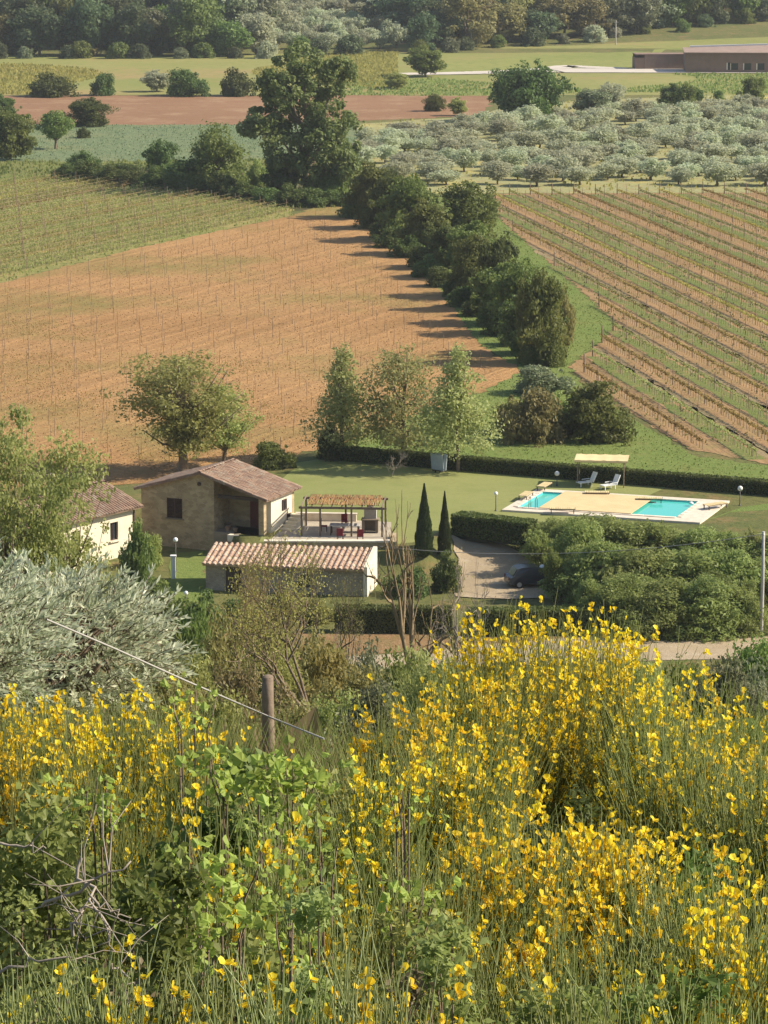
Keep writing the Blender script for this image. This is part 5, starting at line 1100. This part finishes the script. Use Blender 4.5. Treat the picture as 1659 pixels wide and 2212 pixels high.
# folded table tennis table against the hedge
p = gp(948, 1020); o = thing('folded_table', 'folded blue grey table standing upright before the lawn hedge', 'table', p + Vector((0, 0, .03)), R(-15))
for s_ in (-.2, .2):
    q = MB(); q.box((s_, 0, .82), (.05, 1.35, 1.3), M=np.array([[.99, 0, .1 * np.sign(s_)], [0, 1, 0], [-.1 * np.sign(s_), 0, .99]])); part('table_leaf', q.build('table_leaf'), o, plain('table_grey', (.42, .47, .50), (.36, .41, .45), 2, .6, .05), rot=(0, 0, R(60)))
q = MB(); q.bar((-.35, -.4, .1), (.35, -.4, .1), .06); q.bar((-.35, .4, .1), (.35, .4, .1), .06); q.bar((0, -.4, .1), (0, .4, .1), .06); part('stand', q.build('stand'), o, M['steel'], rot=(0, 0, R(60)))
for s_ in (-.4, .4):
    q = MB(); q.tube([(-.03, 0, 0), (.03, 0, 0)], .09, 10); part('wheel', q.build('wheel'), o, M['rubber'], loc=(s_ * .5, s_ * .87, .09))

# car in the shade
def car():
    p = gp(1150, 1266); t = thing('parked_car', 'dark parked car in the shade of the yard thicket', 'car', p + Vector((0, 0, .03)), R(12))
    L, W = 3.7, 1.62; prof = [(-1.85, .3), (-1.85, .75), (-1.6, .85), (-1.25, 1.38), (-.9, 1.46), (.35, 1.44), (.95, .95), (1.6, .82), (1.85, .68), (1.85, .3)]
    q = MB(); n = len(prof); V = []
    for s_ in (-1, 1):
        for x, z in prof: V.append((x, s_ * W / 2 * (.82 if z > 1.1 else 1), z))
    q.add(V, [[i, i + 1, i + 1 + n, i + n] for i in range(n - 1)] + [[n - 1, 0, n, 2 * n - 1]], smooth=False)
    tri = [[0, 9, 8], [0, 8, 1], [1, 8, 7], [1, 7, 2], [2, 7, 6], [2, 6, 3], [3, 6, 5], [3, 5, 4]]
    q.add(V, [[a, b, c] for a, b, c in tri] + [[a + n, c + n, b + n] for a, b, c in tri]); part('body', q.build('body'), t, M['carpaint'])
    def pane(P):
        q = MB(); P = np.array(P, float); q.add(P, [list(range(len(P)))]); part('window', q.build('window'), t, M['glass'])
    for s_ in (-1, 1):
        y1, y2 = s_ * (W / 2 + .006), s_ * (W / 2 * .82 + .012); P = [(-1.1, y2 * .99 + s_ * .03, 1.28), (-.25, y2 + s_ * .03, 1.36), (-.25, y1, .98), (-1.35, y1, .98)]; P2 = [(-.18, y2 + s_ * .03, 1.36), (.35, y2 + s_ * .03, 1.34), (.75, y1, .98), (-.18, y1, .98)]
        pane(P if s_ > 0 else P[::-1]); pane(P2 if s_ > 0 else P2[::-1])
    pane([(.40, -.6, 1.405), (.40, .6, 1.405), (.92, .68, 1.0), (.92, -.68, 1.0)]); pane([(-1.3, .6, 1.36), (-1.3, -.6, 1.36), (-1.585, -.68, .93), (-1.585, .68, .93)])
    for x in (-1.15, 1.15):
        for s_ in (-1, 1):
            q = MB(); q.tube([(x, s_ * (W / 2 - .16), .3), (x, s_ * (W / 2 + .02), .3)], .3, 16); q2 = part('wheel', q.build('wheel'), t, M['rubber'])
            r_ = MB(); r_.tube([(x, s_ * (W / 2 + .0), .3), (x, s_ * (W / 2 + .035), .3)], .17, 12); part('rim', r_.build('rim'), q2, M['concrete'])
    for s_ in (-1, 1):
        q = MB(); q.box((1.83, s_ * .55, .68), (.08, .35, .14)); part('headlight', q.build('headlight'), t, M['white']); q = MB(); q.box((-1.84, s_ * .62, .72), (.06, .22, .2)); part('tail_light', q.build('tail_light'), t, M['red_door'])
        q = MB(); q.box((.75, s_ * (W / 2 + .1), 1.0), (.12, .18, .12)); part('mirror', q.build('mirror'), t, M['carpaint'])
car()
# utility pole at the road with its wire
b = gp(1644, 1372); hp = at(1648, 1148, b.y).z - b.z; t = thing('utility_pole', 'grey utility pole beside the gravel road', 'pole', b); q = MB(); q.tube([(0, 0, -.3), (.02, 0, hp / 2), (0, 0, hp)], [.13, .115, .095], 10); part('shaft', q.build('shaft'), t, M['concrete'])
q = MB(); q.lathe([(0, 0), (.05, .01), (.05, .08), (.03, .1), (.05, .13), (0, .15)], 8, (0, -.1, hp - .25)); part('insulator', q.build('insulator'), t, M['white'])
e0 = Vector((b.x, b.y - .1, b.z + hp - .15)); e1 = at(800, 1178, 222); tt = np.linspace(0, 1, 30)
W_ = np.array([list(e0.lerp(e1, float(k))) for k in tt]); W_[:, 2] -= 4 * .95 * tt * (1 - tt); q = MB(); q.tube(W_, .022, 5); solo('overhead_wire', q.build('overhead_wire'), M['cable'], 'thin pale wire hanging from the utility pole towards the terrace', 'wire')

# ------------------------------------------------------------------ foreground: fence post, cable, olive tree
y = 24.0; pp = at(579, 1600, y); z0 = gzf(pp.x, y); zt = at(579, 1462, y).z; t = thing('fence_post', 'weathered wooden fence post behind the yellow broom', 'post', (pp.x, y, z0), .3)
q = MB(); h = zt - z0; r0 = 14 * mpp(y); q.tube([(0, 0, -.3), (.004, 0, h * .4), (0, .003, h * .8), (.004, 0, h)], [r0 * 1.05, r0, r0 * .97, r0 * .88], 9); q.lathe([(r0 * .88, 0), (r0 * .6, .012), (0, .014)], 9, (.004, 0, h)); part('shaft', q.build('shaft'), t, M['wood'])
cp = [at(100, 1338, 21.5), at(250, 1402, 22.2), at(400, 1470, 23), at(578, 1547, 23.85), at(640, 1572, 23.5), at(700, 1596, 23)]
q = MB(); q.tube([list(p) for p in cp], .008, 6); solo('fence_cable', q.build('fence_cable'), M['cable'], 'pale cable running past the fence post down to the broom', 'cable')

def near_olive(px, y, py_top, w_px, seed, name, label, n_tw=520):
    rg = np.random.default_rng(seed); p = at(px, 1400, y); z0 = gzf(p.x, y); H = at(px, py_top, y).z - z0; Rr = w_px / 2 * mpp(y); t = thing(name, label, 'tree', (p.x, y, z0))
    tb, cb = MB(), MB(); fork = np.array([0.05, 0, H * .28]); tb.tube([(0, 0, -.2), (.03, 0, H * .15), fork], [.16, .13, .11], 8)
    lim = []
    for i in range(9):
        a = i * 2.4; e = np.array([math.cos(a) * Rr * .55, math.sin(a) * Rr * .55, H * rg.uniform(.5, .8)]); m_ = (fork + e) / 2 + rg.normal(size=3) * .08; tb.tube([fork, m_, e], [.07, .045, .02], 6); lim.append((m_, e))
    for i in range(n_tw):
        d = rnd_dirs(rg, 1)[0]; fr = rg.uniform(.35, 1) ** .5; c = np.array([d[0] * Rr, d[1] * Rr, H * .62 + d[2] * H * .38]) * np.array([fr, fr, 1]) ; c[2] = H * .62 + d[2] * H * .38 * fr
        dr = np.array([d[0], d[1], d[2] * .5 + .55]) + rg.normal(size=3) * .3; dr /= np.linalg.norm(dr); Lt = rg.uniform(.2, .42); k = 20
        s_ = np.linspace(0, 1, k); curve = c + dr * Lt * s_[:, None] + np.array([0, 0, -.08]) * (s_ ** 2)[:, None]
        tb.tube(curve[::6], [.006, .005, .004, .003][:len(curve[::6])], 3, cap=False)
        ax = dr + rnd_dirs(rg, k) * .75; nr = rnd_dirs(rg, k) + np.array([0, 0, .6]); Ls = rg.uniform(.05, .085, k) * 1.15
        cb.leaves(curve + ax * .03, ax, nr, Ls, Ls * .27, np.clip(rg.uniform(0, .5) + rg.uniform(0, .6, k), 0, 1))
        if i % 12 == 0: q0 = lim[i % 9][1]; tb.tube([q0, (q0 + c) / 2, c], [.016, .011, .006], 4, cap=False)
    part('trunk', tb.build('trunk'), t, M['trunk']); part('crown', cb.build('crown'), t, M['l_olive_near'])
near_olive(105, 27, 1262, 520, 41, 'silver_olive_tree', 'silvery olive tree with sunlit leaf tips before the cream house', 900)
near_olive(-130, 24, 1235, 480, 42, 'silver_olive_tree', 'silvery olive tree cut off by the left picture edge', 800)

# ------------------------------------------------------------------ foreground: Spanish broom
def blossom_mesh(seed):
    rg = np.random.default_rng(seed); q = MB(); s = .0125
    # standard: broad upright petal in 2x2 bent quads; wings and keel
    X = [-1.0, -.55, 0, .55, 1.0]; V = []
    for i, z in enumerate((0, .9, 1.9)):
        for x in X: V.append((x * (.35 + .75 * math.sin(min(z, 1.55))) * s, (.55 * z * .5 - abs(x) * .35 + rg.normal() * .06) * s, (z * (1 - .22 * abs(x) * (z > 1.5))) * s))
    Q = [[j * 5 + i, j * 5 + i + 1, j * 5 + i + 6, j * 5 + i + 5] for j in range(2) for i in range(4)]; q.add(V, Q, .9, True)
    for sgn in (-1, 1): q.add(np.array([(0, 0, .1), (sgn * .45, -.5, .55), (sgn * .5, -1.5, .35), (sgn * .1, -1.5, -.1)]) * s, [[0, 1, 2, 3]], .6)
    q.add(np.array([(-.12, 0, -.1), (.12, 0, -.1), (.12, -1.6, -.25), (-.12, -1.6, -.25), (0, -.8, -.6)]) * s, [[0, 4, 2, 1], [0, 3, 2, 4]], .25)
    return q.build('blossom')
BL = [blossom_mesh(k) for k in range(3)]
for m_ in BL: m_.materials.append(M['flower'])
BLV = [np.array([v.co[:] for v in m_.vertices]) for m_ in BL]; BLF = [[list(p.vertices) for p in m_.polygons] for m_ in BL]
def rotm(a, e, r):
    ca, sa, ce, se, cr, sr = math.cos(a), math.sin(a), math.cos(e), math.sin(e), math.cos(r), math.sin(r)
    return np.array([[ca, -sa, 0], [sa, ca, 0], [0, 0, 1]]) @ np.array([[1, 0, 0], [0, ce, -se], [0, se, ce]]) @ np.array([[cr, 0, sr], [0, 1, 0], [-sr, 0, cr]])
def broom(px, y, py_top, w_px, label, seed, stems=150, fl=1.0, zone=.32, mat=None, name='broom_bush', upright=.75, fsz=1.0, nind=60, rad=.0022, minf=.55):
    rg = np.random.default_rng(seed); p = at(px, 1800, y); z0 = gzf(p.x, y); H = at(px, py_top, y).z - z0; Rr = w_px / 2 * mpp(y)
    t = thing(name, label, 'broom shrub', (p.x, y, z0)); sb = MB(); fpos = []
    for i in range(stems):
        a = rg.uniform(0, 2 * math.pi); q = math.sqrt(rg.uniform(0, 1)); h = H * rg.uniform(minf, 1) * (1 - .15 * q * q)
        base = np.array([math.cos(a), math.sin(a), 0]) * q * Rr * .45 + np.array([0, 0, -.05]); tip = np.array([math.cos(a) * q * Rr, math.sin(a) * q * Rr, h]) + rg.normal(size=3) * .03
        mid = base * .5 + tip * .5; mid[:2] = base[:2] * .45 + tip[:2] * .55 * upright
        s_ = np.linspace(0, 1, 6)[:, None]; cv = (1 - s_) ** 2 * base + 2 * s_ * (1 - s_) * mid + s_ ** 2 * tip; cv[1:-1] += rg.normal(size=(4, 3)) * .008
        sb.tube(cv, rad * np.array([2.2, 1.8, 1.4, 1.1, .9, .5]), 3, np.clip(rg.uniform(.1, .9), 0, 1), cap=False)
        twigs = [cv]
        for k in range(int(rg.integers(3, 6))):
            u = rg.uniform(.4, .9); j = int(u * 5); st = cv[j] + (cv[min(j + 1, 5)] - cv[j]) * (u * 5 - j); d = tip - cv[3]; d /= np.linalg.norm(d); d = d + rg.normal(size=3) * .28 + np.array([0, 0, .2]); d /= np.linalg.norm(d)
            Lt = H * rg.uniform(.14, .32); Lt = min(Lt, max(.06, (H * 1.0 - st[2]) / max(d[2], .3))); tw = st + d * Lt * np.linspace(0, 1, 4)[:, None] + rg.normal(size=(4, 3)) * .006; tw[0] = st; sb.tube(tw, rad * np.array([1.1, .95, .8, .5]), 3, np.clip(rg.uniform(.2, 1), 0, 1), cap=False); twigs.append(tw)
        clump = .5 + .5 * math.sin(a * 2 + seed) * math.cos(q * 6 + seed * 1.7)
        for tw in twigs:
            if rg.uniform() > fl * .62 * (.2 + 1.4 * clump ** 1.5): continue
            for k in range(int(rg.integers(5, 12))):
                u = rg.uniform(.5, 1.02) if len(tw) == 4 else rg.uniform(1 - zone * .6, 1); j = u * (len(tw) - 1); j0 = min(int(j), len(tw) - 2); fpos.append(tw[j0] + (tw[j0 + 1] - tw[j0]) * (j - j0) + rg.normal(size=3) * .007)
    part('stems', sb.build('stems'), t, mat or M['l_broom'])
    if fpos:
        fpos = np.array(fpos); order = np.argsort(fpos[:, 1] - fpos[:, 2] * .5); rest = MB()
        for n_, i in enumerate(order):
            k = int(rg.integers(0, 3)); a, e, r_ = rg.uniform(-1.6, 1.6) if rg.uniform() < .7 else rg.uniform(0, 6.28), rg.uniform(-.7, .5), rg.uniform(-.5, .5); s_ = fsz * rg.uniform(.65, 1.2)
            if n_ < nind: part('blossom', BL[k], t, loc=fpos[i], rot=(e, r_, a), scale=(s_,) * 3)
            else:
                W = BLV[k] @ rotm(a, e, r_).T * s_ + fpos[i]; qf = [f for f in BLF[k] if len(f) == 4]; rest.add(W, qf, rg.uniform(.2, 1))
        if rest.v: part('blossoms', rest.build('blossoms'), t, M['flower'], kind='stuff')
    return t
FS = 1.45
Bm = [
 (1110, 9.4, 1320, 330, 'tall broom whose yellow tips cover the gravel road', 150, 1.0, .74), (1290, 9.8, 1335, 320, 'tall broom with the highest flower spikes before the dark hedge', 150, 1.0, .76),
 (1000, 9.0, 1440, 300, 'broom full of yellow flowers at the left of the great clump', 150, .8, .74), (1450, 9.2, 1465, 360, 'broom with open scattered flowers under the gravel road', 150, .5, .72),
 (1610, 9.4, 1480, 320, 'broom at the right picture edge behind the others', 140, .5, .72), (880, 7.8, 1530, 300, 'low broom with dense flowers right of the fence post', 150, .75, .72),
 (990, 7.4, 1590, 260, 'dense yellow broom in the middle of the great clump', 140, .8, .72), (1500, 7.6, 1560, 320, 'broom with bright flower heads left of the picture edge clump', 140, .5, .75),
 (1640, 7.2, 1600, 300, 'broom with sparse flowers low at the right picture edge', 130, .3, .7), (800, 6.6, 1640, 260, 'slender broom left of the dense yellow one', 110, .5, .7),
 (1290, 6.2, 1780, 380, 'broom with a bright band of large flowers below the dark hollow', 150, 1.0, .82), (1090, 6.0, 1790, 330, 'broom with many small flowers next to the bright band', 140, .65, .76),
 (1490, 5.4, 1850, 300, 'green broom with flower heads at the lower right', 130, .25, .7), (1590, 5.0, 1950, 330, 'near broom with big yellow flower heads at the lower right corner', 130, .75, .82),
 (900, 5.6, 1830, 330, 'mostly green broom below the slender one', 110, .15, .6), (1300, 4.8, 2000, 360, 'near green broom with few flowers at the bottom', 110, .2, .7), (1030, 4.9, 2000, 330, 'near green broom at the bottom with almost no flowers', 70, .12, .6),
 (100, 8.6, 1505, 330, 'broom covered with yellow flowers below the silvery olive', 150, .9, .74), (290, 8.2, 1500, 300, 'broom covered with yellow flowers left of the pale cable', 150, .9, .74), (-20, 7.6, 1560, 260, 'flowering broom cut by the left picture edge', 140, .8, .76),
 (430, 7.4, 1500, 200, 'narrow broom with one tall flower spike by the cable', 60, .6, .7), (200, 7.0, 1620, 300, 'greener broom under the flower covered one', 120, .25, .6),
 (420, 5.6, 1740, 330, 'loose broom with scattered flowers above the dead branches', 60, .35, .6), (640, 5.8, 1740, 320, 'loose broom with scattered flowers between the bright vines', 60, .35, .6), (700, 5.0, 1900, 300, 'sparse green broom in the lower middle', 45, .3, .6),
]
for i, (px, y, pt, w, lb, st, fl, mf) in enumerate(Bm): broom(px, y * FS, pt, w, lb, 900 + i, int(st * 2.8), fl * .5, fsz=.78, rad=.0019, minf=mf)
Sm = [(60, 4.3, 2085, 280, 'pale green shoots at the bottom left corner'), (250, 4.2, 2060, 260, 'pale green shoots under the dead branches'), (420, 4.2, 2085, 260, 'pale green shoots with small yellow buds at the bottom'), (600, 4.1, 2100, 280, 'pale green shoots at the bottom in the middle'), (800, 4.1, 2095, 280, 'pale green shoots at the bottom right of the middle'), (1250, 4.1, 2140, 300, 'low green shoots at the bottom of the great clump'), (1540, 4.1, 2150, 320, 'low green shoots at the bottom right corner')]
for i, (px, y, pt, w, lb) in enumerate(Sm): broom(px, y * 1.4, pt, w, lb, 950 + i, 260, .10 if i < 5 else .05, mat=M['l_shoot'] if i < 5 else M['l_broom'], name='broom_shoots', nind=12, minf=.72, upright=.9, fsz=.7)

# undergrowth shrubs that fill the gaps between the broom
def near_shrub(px, y, pyt, w_px, label, seed, mat, ls=.035, n=3800, name='bramble_bush'):
    y *= FS; p = at(px, 1800, y); z0 = gzf(p.x, y); H = at(px, pyt, y).z - z0; Rr = w_px / 2 * mpp(y); rg = np.random.default_rng(seed); t = thing(name, label, 'shrub', (p.x, y, z0)); cb, tb = MB(), MB()
    ncl = 60; D = rnd_dirs(rg, ncl); C = D * np.array([Rr, Rr, H * .5]) * (rg.uniform(.2, 1, ncl) ** .5)[:, None]; C[:, 2] += H * .5; ii = rg.integers(0, ncl, n); P = C[ii] + rg.normal(size=(n, 3)) * Rr * .16; P[:, 2] = np.clip(P[:, 2], .02, H)
    nr = rnd_dirs(rg, n) + np.array([0, -.1, .6]); ax = np.cross(nr, rnd_dirs(rg, n)); L = ls * rg.uniform(.5, 1.4, n); cb.leaves(P, ax, nr, L, L / 1.7, np.clip(rg.uniform(0, .6, ncl)[ii] + rg.uniform(0, .4, n), 0, 1))
    for c in C: tb.tube([(rg.normal() * .05, rg.normal() * .05, 0), c * np.array([.45, .45, .6]) + rg.normal(size=3) * .03, c], [.006, .004, .002], 3, cap=False)
    part('stems', tb.build('stems'), t, M['trunk']); part('leaves', cb.build('leaves'), t, mat)
U = [(110, 6.4, 1700, 420, 'green bramble under the left hand broom', 'l_thicket', .03), (480, 6.8, 1640, 360, 'bramble thicket behind the bright vine leaves', 'l_mid', .035), (760, 7.4, 1640, 300, 'small leaved bramble behind the slender broom', 'l_locust', .03), (1180, 7.2, 1690, 420, 'dark hollow of twigs in the great broom clump', 'l_dark', .025), (1500, 6.2, 1800, 420, 'green bramble between the right hand brooms', 'l_mid', .028),
     (330, 5.4, 1890, 420, 'green bramble beside the dead branches', 'l_mid', .03), (620, 5.4, 1930, 380, 'green bramble in the lower middle', 'l_thicket', .03), (880, 5.2, 1960, 360, 'dry twiggy undergrowth below the green broom', 'l_locust', .02), (60, 5.2, 1900, 360, 'olive green undergrowth behind the dead branches', 'l_locust', .018), (1180, 5.4, 1960, 420, 'green bramble under the lower brooms', 'l_mid', .025), (1480, 4.7, 2080, 380, 'green bramble at the bottom right', 'l_mid', .022), (160, 4.7, 2060, 420, 'brown dry undergrowth behind the pale shoots', 'l_dry', .016), (520, 4.7, 2090, 380, 'dull green bramble behind the pale shoots', 'l_thicket', .026), (700, 4.5, 1880, 300, 'small leaved green bramble in front of the loose broom', 'l_fresh', .02), (1000, 4.4, 1950, 330, 'tangled green bramble at the lower middle', 'l_thicket', .02), (350, 4.8, 1830, 330, 'leafy green bramble under the bright vine', 'l_mid', .024), (1240, 4.3, 2060, 330, 'low green bramble at the bottom right of the middle', 'l_thicket', .018), (830, 4.3, 2040, 280, 'brown twiggy bramble near the bottom edge', 'l_dry', .016), (1190, 6.6, 1660, 260, 'shady green bramble filling the dark hollow', 'l_dark', .022)]
for i, (px, y, pt, w, lb, m_, ls) in enumerate(U): near_shrub(px, y, pt, w, lb, 700 + i, M[m_], ls * 1.15, 8200)

# climbing vines with big bright leaves
def big_leaf(seed):
    rg = np.random.default_rng(seed); q = MB(); n = 15; V = [(0, 0, 0)]
    for i in range(n):
        a = -math.pi / 2 + .35 + (2 * math.pi - .7) * i / (n - 1); lob = .62 + .38 * abs(math.cos((a - math.pi / 2) * 2.5)); r_ = .036 * lob * (1.12 if abs(a - math.pi / 2) < .6 else 1); V.append((math.cos(a) * r_, math.sin(a) * r_ + .02, -.010 * (abs(math.cos(a)) ** 1.2) * 1.6 + rg.normal() * .003))
    V[0] = (0, .006, .003); q.add(V, [[0, i, i + 1] for i in range(1, n)], .5, False); return q.build('leaf')
BLF_ = [big_leaf(k) for k in range(3)]
for m_ in BLF_: m_.materials.append(M['l_bright'])
def climber(px, y, pyt, w_px, h_px, label, seed, n=34, size=1.0):
    y *= FS; rg = np.random.default_rng(seed); top = at(px, pyt, y); z0 = gzf(top.x, y); t = thing('climbing_vine', label, 'vine plant', (top.x, y, z0)); H = top.z - z0; Wd = w_px * mpp(y) / 2; hh = h_px * mpp(y); sb = MB(); P = []
    for s_ in range(5):
        a = rg.uniform(-1, 1) * Wd; e = np.array([a, rg.normal() * .08, H - rg.uniform(0, .5) * hh]); cv = [np.array([a * .2, .05, 0]), np.array([a * .6, rg.normal() * .06, H - hh * 1.05]), np.array([a * .9, rg.normal() * .06, H - hh * .5]), e]; sb.tube(cv, [.004, .003, .002, .0012], 4, cap=False)
        m_ = n // 5
        for k in range(m_):
            u = rg.uniform(1, 3); j = min(int(u), 2); P.append(cv[j] + (cv[j + 1] - cv[j]) * (u - j) + rg.normal(size=3) * np.array([.05, .05, .03]))
    part('stem', sb.build('stem'), t, M['trunk'])
    for p in P:
        s_ = size * rg.uniform(.55, 1.15); part('leaf', BLF_[int(rg.integers(0, 3))], t, loc=p, rot=(rg.uniform(-.2, 1.25), rg.normal() * .45, rg.normal() * 1.0), scale=(s_,) * 3)
Vn = [(520, 6.3, 1615, 190, 120, 'bright leafy vine left of the fence post foot', 36, 1.0), (630, 6.2, 1630, 170, 130, 'bright leafy vine below the fence post', 40, 1.1), (580, 6.0, 1720, 150, 130, 'pale leafy vine hanging below the post vines', 26, .9), (230, 6.4, 1680, 160, 110, 'bright vine under the left hand flowers', 30, .8), (470, 5.2, 1830, 220, 130, 'bright vine above the green bramble', 38, .85), (480, 5.0, 1950, 180, 120, 'bright vine low between bramble and shoots', 34, .9), (630, 4.9, 1960, 120, 90, 'small bright vine right of the green bramble', 18, .8), (880, 5.3, 1880, 170, 120, 'bright vine in front of the green broom', 26, .75), (420, 7.2, 1490, 120, 80, 'small bright vine by the pale cable', 18, .75), (700, 5.6, 1800, 150, 90, 'pale vine at the foot of the slender broom', 20, .7), (880, 6.3, 1700, 130, 80, 'small vine hidden in the great broom clump', 16, .7)]
for i, (px, y, pt, w, h, lb, n, s_) in enumerate(Vn): climber(px, y, pt, w, h, lb, 600 + i, int(n * 2.4), s_ * .58)

# dead branches
def dead(name, label, pts, r0, twigs, seed):
    rg = np.random.default_rng(seed); P = np.array([list(at(p[0], p[1], p[2] * 1.35)) for p in pts]); o = P[0].copy(); P = P - o; t = thing(name, label, 'branch', o)
    k = np.linspace(0, 1, len(P)); kk = np.linspace(0, 1, 12); C = np.stack([np.interp(kk, k, P[:, i]) for i in range(3)], 1) + rg.normal(size=(12, 3)) * .006; q = MB(); q.tube(C, np.linspace(r0, r0 * .4, 12), 6); part('stick', q.build('stick'), t, M['twig_grey'])
    for i in range(twigs):
        j = int(rg.integers(2, 11)); d = (C[j] - C[j - 1]); d = d / np.linalg.norm(d) + rnd_dirs(rg, 1)[0] * .9; d /= np.linalg.norm(d); L = rg.uniform(.06, .2); q = MB(); q.tube([C[j], C[j] + d * L * .5 + rg.normal(size=3) * .01, C[j] + d * L + rg.normal(size=3) * .02], [r0 * .45, r0 * .3, r0 * .15], 4); part('twig', q.build('twig'), t, M['twig_grey'])
dead('dead_branch', 'pale bent dead branch crossing the olive undergrowth', [(90, 1960, 4.75), (180, 1920, 4.7), (270, 1865, 4.7)], .0045, 5, 1)
dead('dead_branch', 'thin grey dead branch at the left picture edge', [(-20, 1825, 4.9), (60, 1828, 4.9), (95, 1835, 4.9)], .0035, 2, 2)
dead('dead_branch', 'grey forked dead branch hanging over green bramble', [(165, 1850, 4.8), (190, 1930, 4.75), (230, 2010, 4.7), (245, 2060, 4.7)], .0045, 7, 3)
dead('dead_branch', 'thin dead branch slanting to the right above the shoots', [(200, 1945, 4.7), (250, 1970, 4.7), (300, 1990, 4.7)], .003, 3, 4)
dead('dead_branch', 'long curved dead branch lying over the pale shoots', [(-20, 2110, 4.5), (60, 2075, 4.5), (150, 2062, 4.5), (215, 2068, 4.5)], .0035, 3, 5)
dead('dead_branch', 'small knot of grey dead twigs in the undergrowth', [(150, 2010, 4.7), (175, 1975, 4.7), (185, 1960, 4.7)], .004, 9, 6)
dead('dead_branch', 'thin fallen branch near the bottom edge in the middle', [(240, 2080, 4.4), (280, 2110, 4.4), (320, 2150, 4.4)], .003, 2, 7)
# low grass on the near bank
def near_grass(name, n, y0, y1, h, mat, label, seed):
    rg = np.random.default_rng(seed); yy = rg.uniform(y0, y1, n); xx = rg.uniform(-1, 1, n) * (.16 * yy + .4); zz = gz(xx, yy); hh = h * rg.uniform(.5, 1.3, n); a = rg.uniform(0, 6.28, n)
    P = np.stack([xx, yy, zz + hh * .45], 1); ax = np.stack([np.cos(a) * .4, np.sin(a) * .4, np.ones(n)], 1); nr = np.stack([np.sin(a), -np.cos(a), np.zeros(n)], 1); b = MB(); b.leaves(P, ax, nr, hh * 1.1, .012, rg.uniform(0, 1, n)); solo(name, b.build(name), mat, label, kind='stuff')
near_grass('grass', 16000, 3, 26, .45, M['l_tuft'], 'long grass on the bank under the broom', 51)
near_grass('dry_grass', 12000, 3, 26, .4, M['l_dry'], 'dry grass on the bank under the broom', 52)

# ------------------------------------------------------------------ air
q = MB(); q.box((0, 1790, 74), (3440, 3760, 153)); HZ, nt, bs = newmat('haze_air')
vol = nt.nodes.new('ShaderNodeVolumePrincipled'); vol.inputs['Color'].default_value = (.82, .88, .95, 1); vol.inputs['Density'].default_value = .000085
nt.nodes.remove(bs); nt.links.new(vol.outputs[0], nt.nodes['Material Output'].inputs['Volume'])
solo('haze', q.build('haze'), HZ, 'thin pale haze in the valley air', kind='stuff')
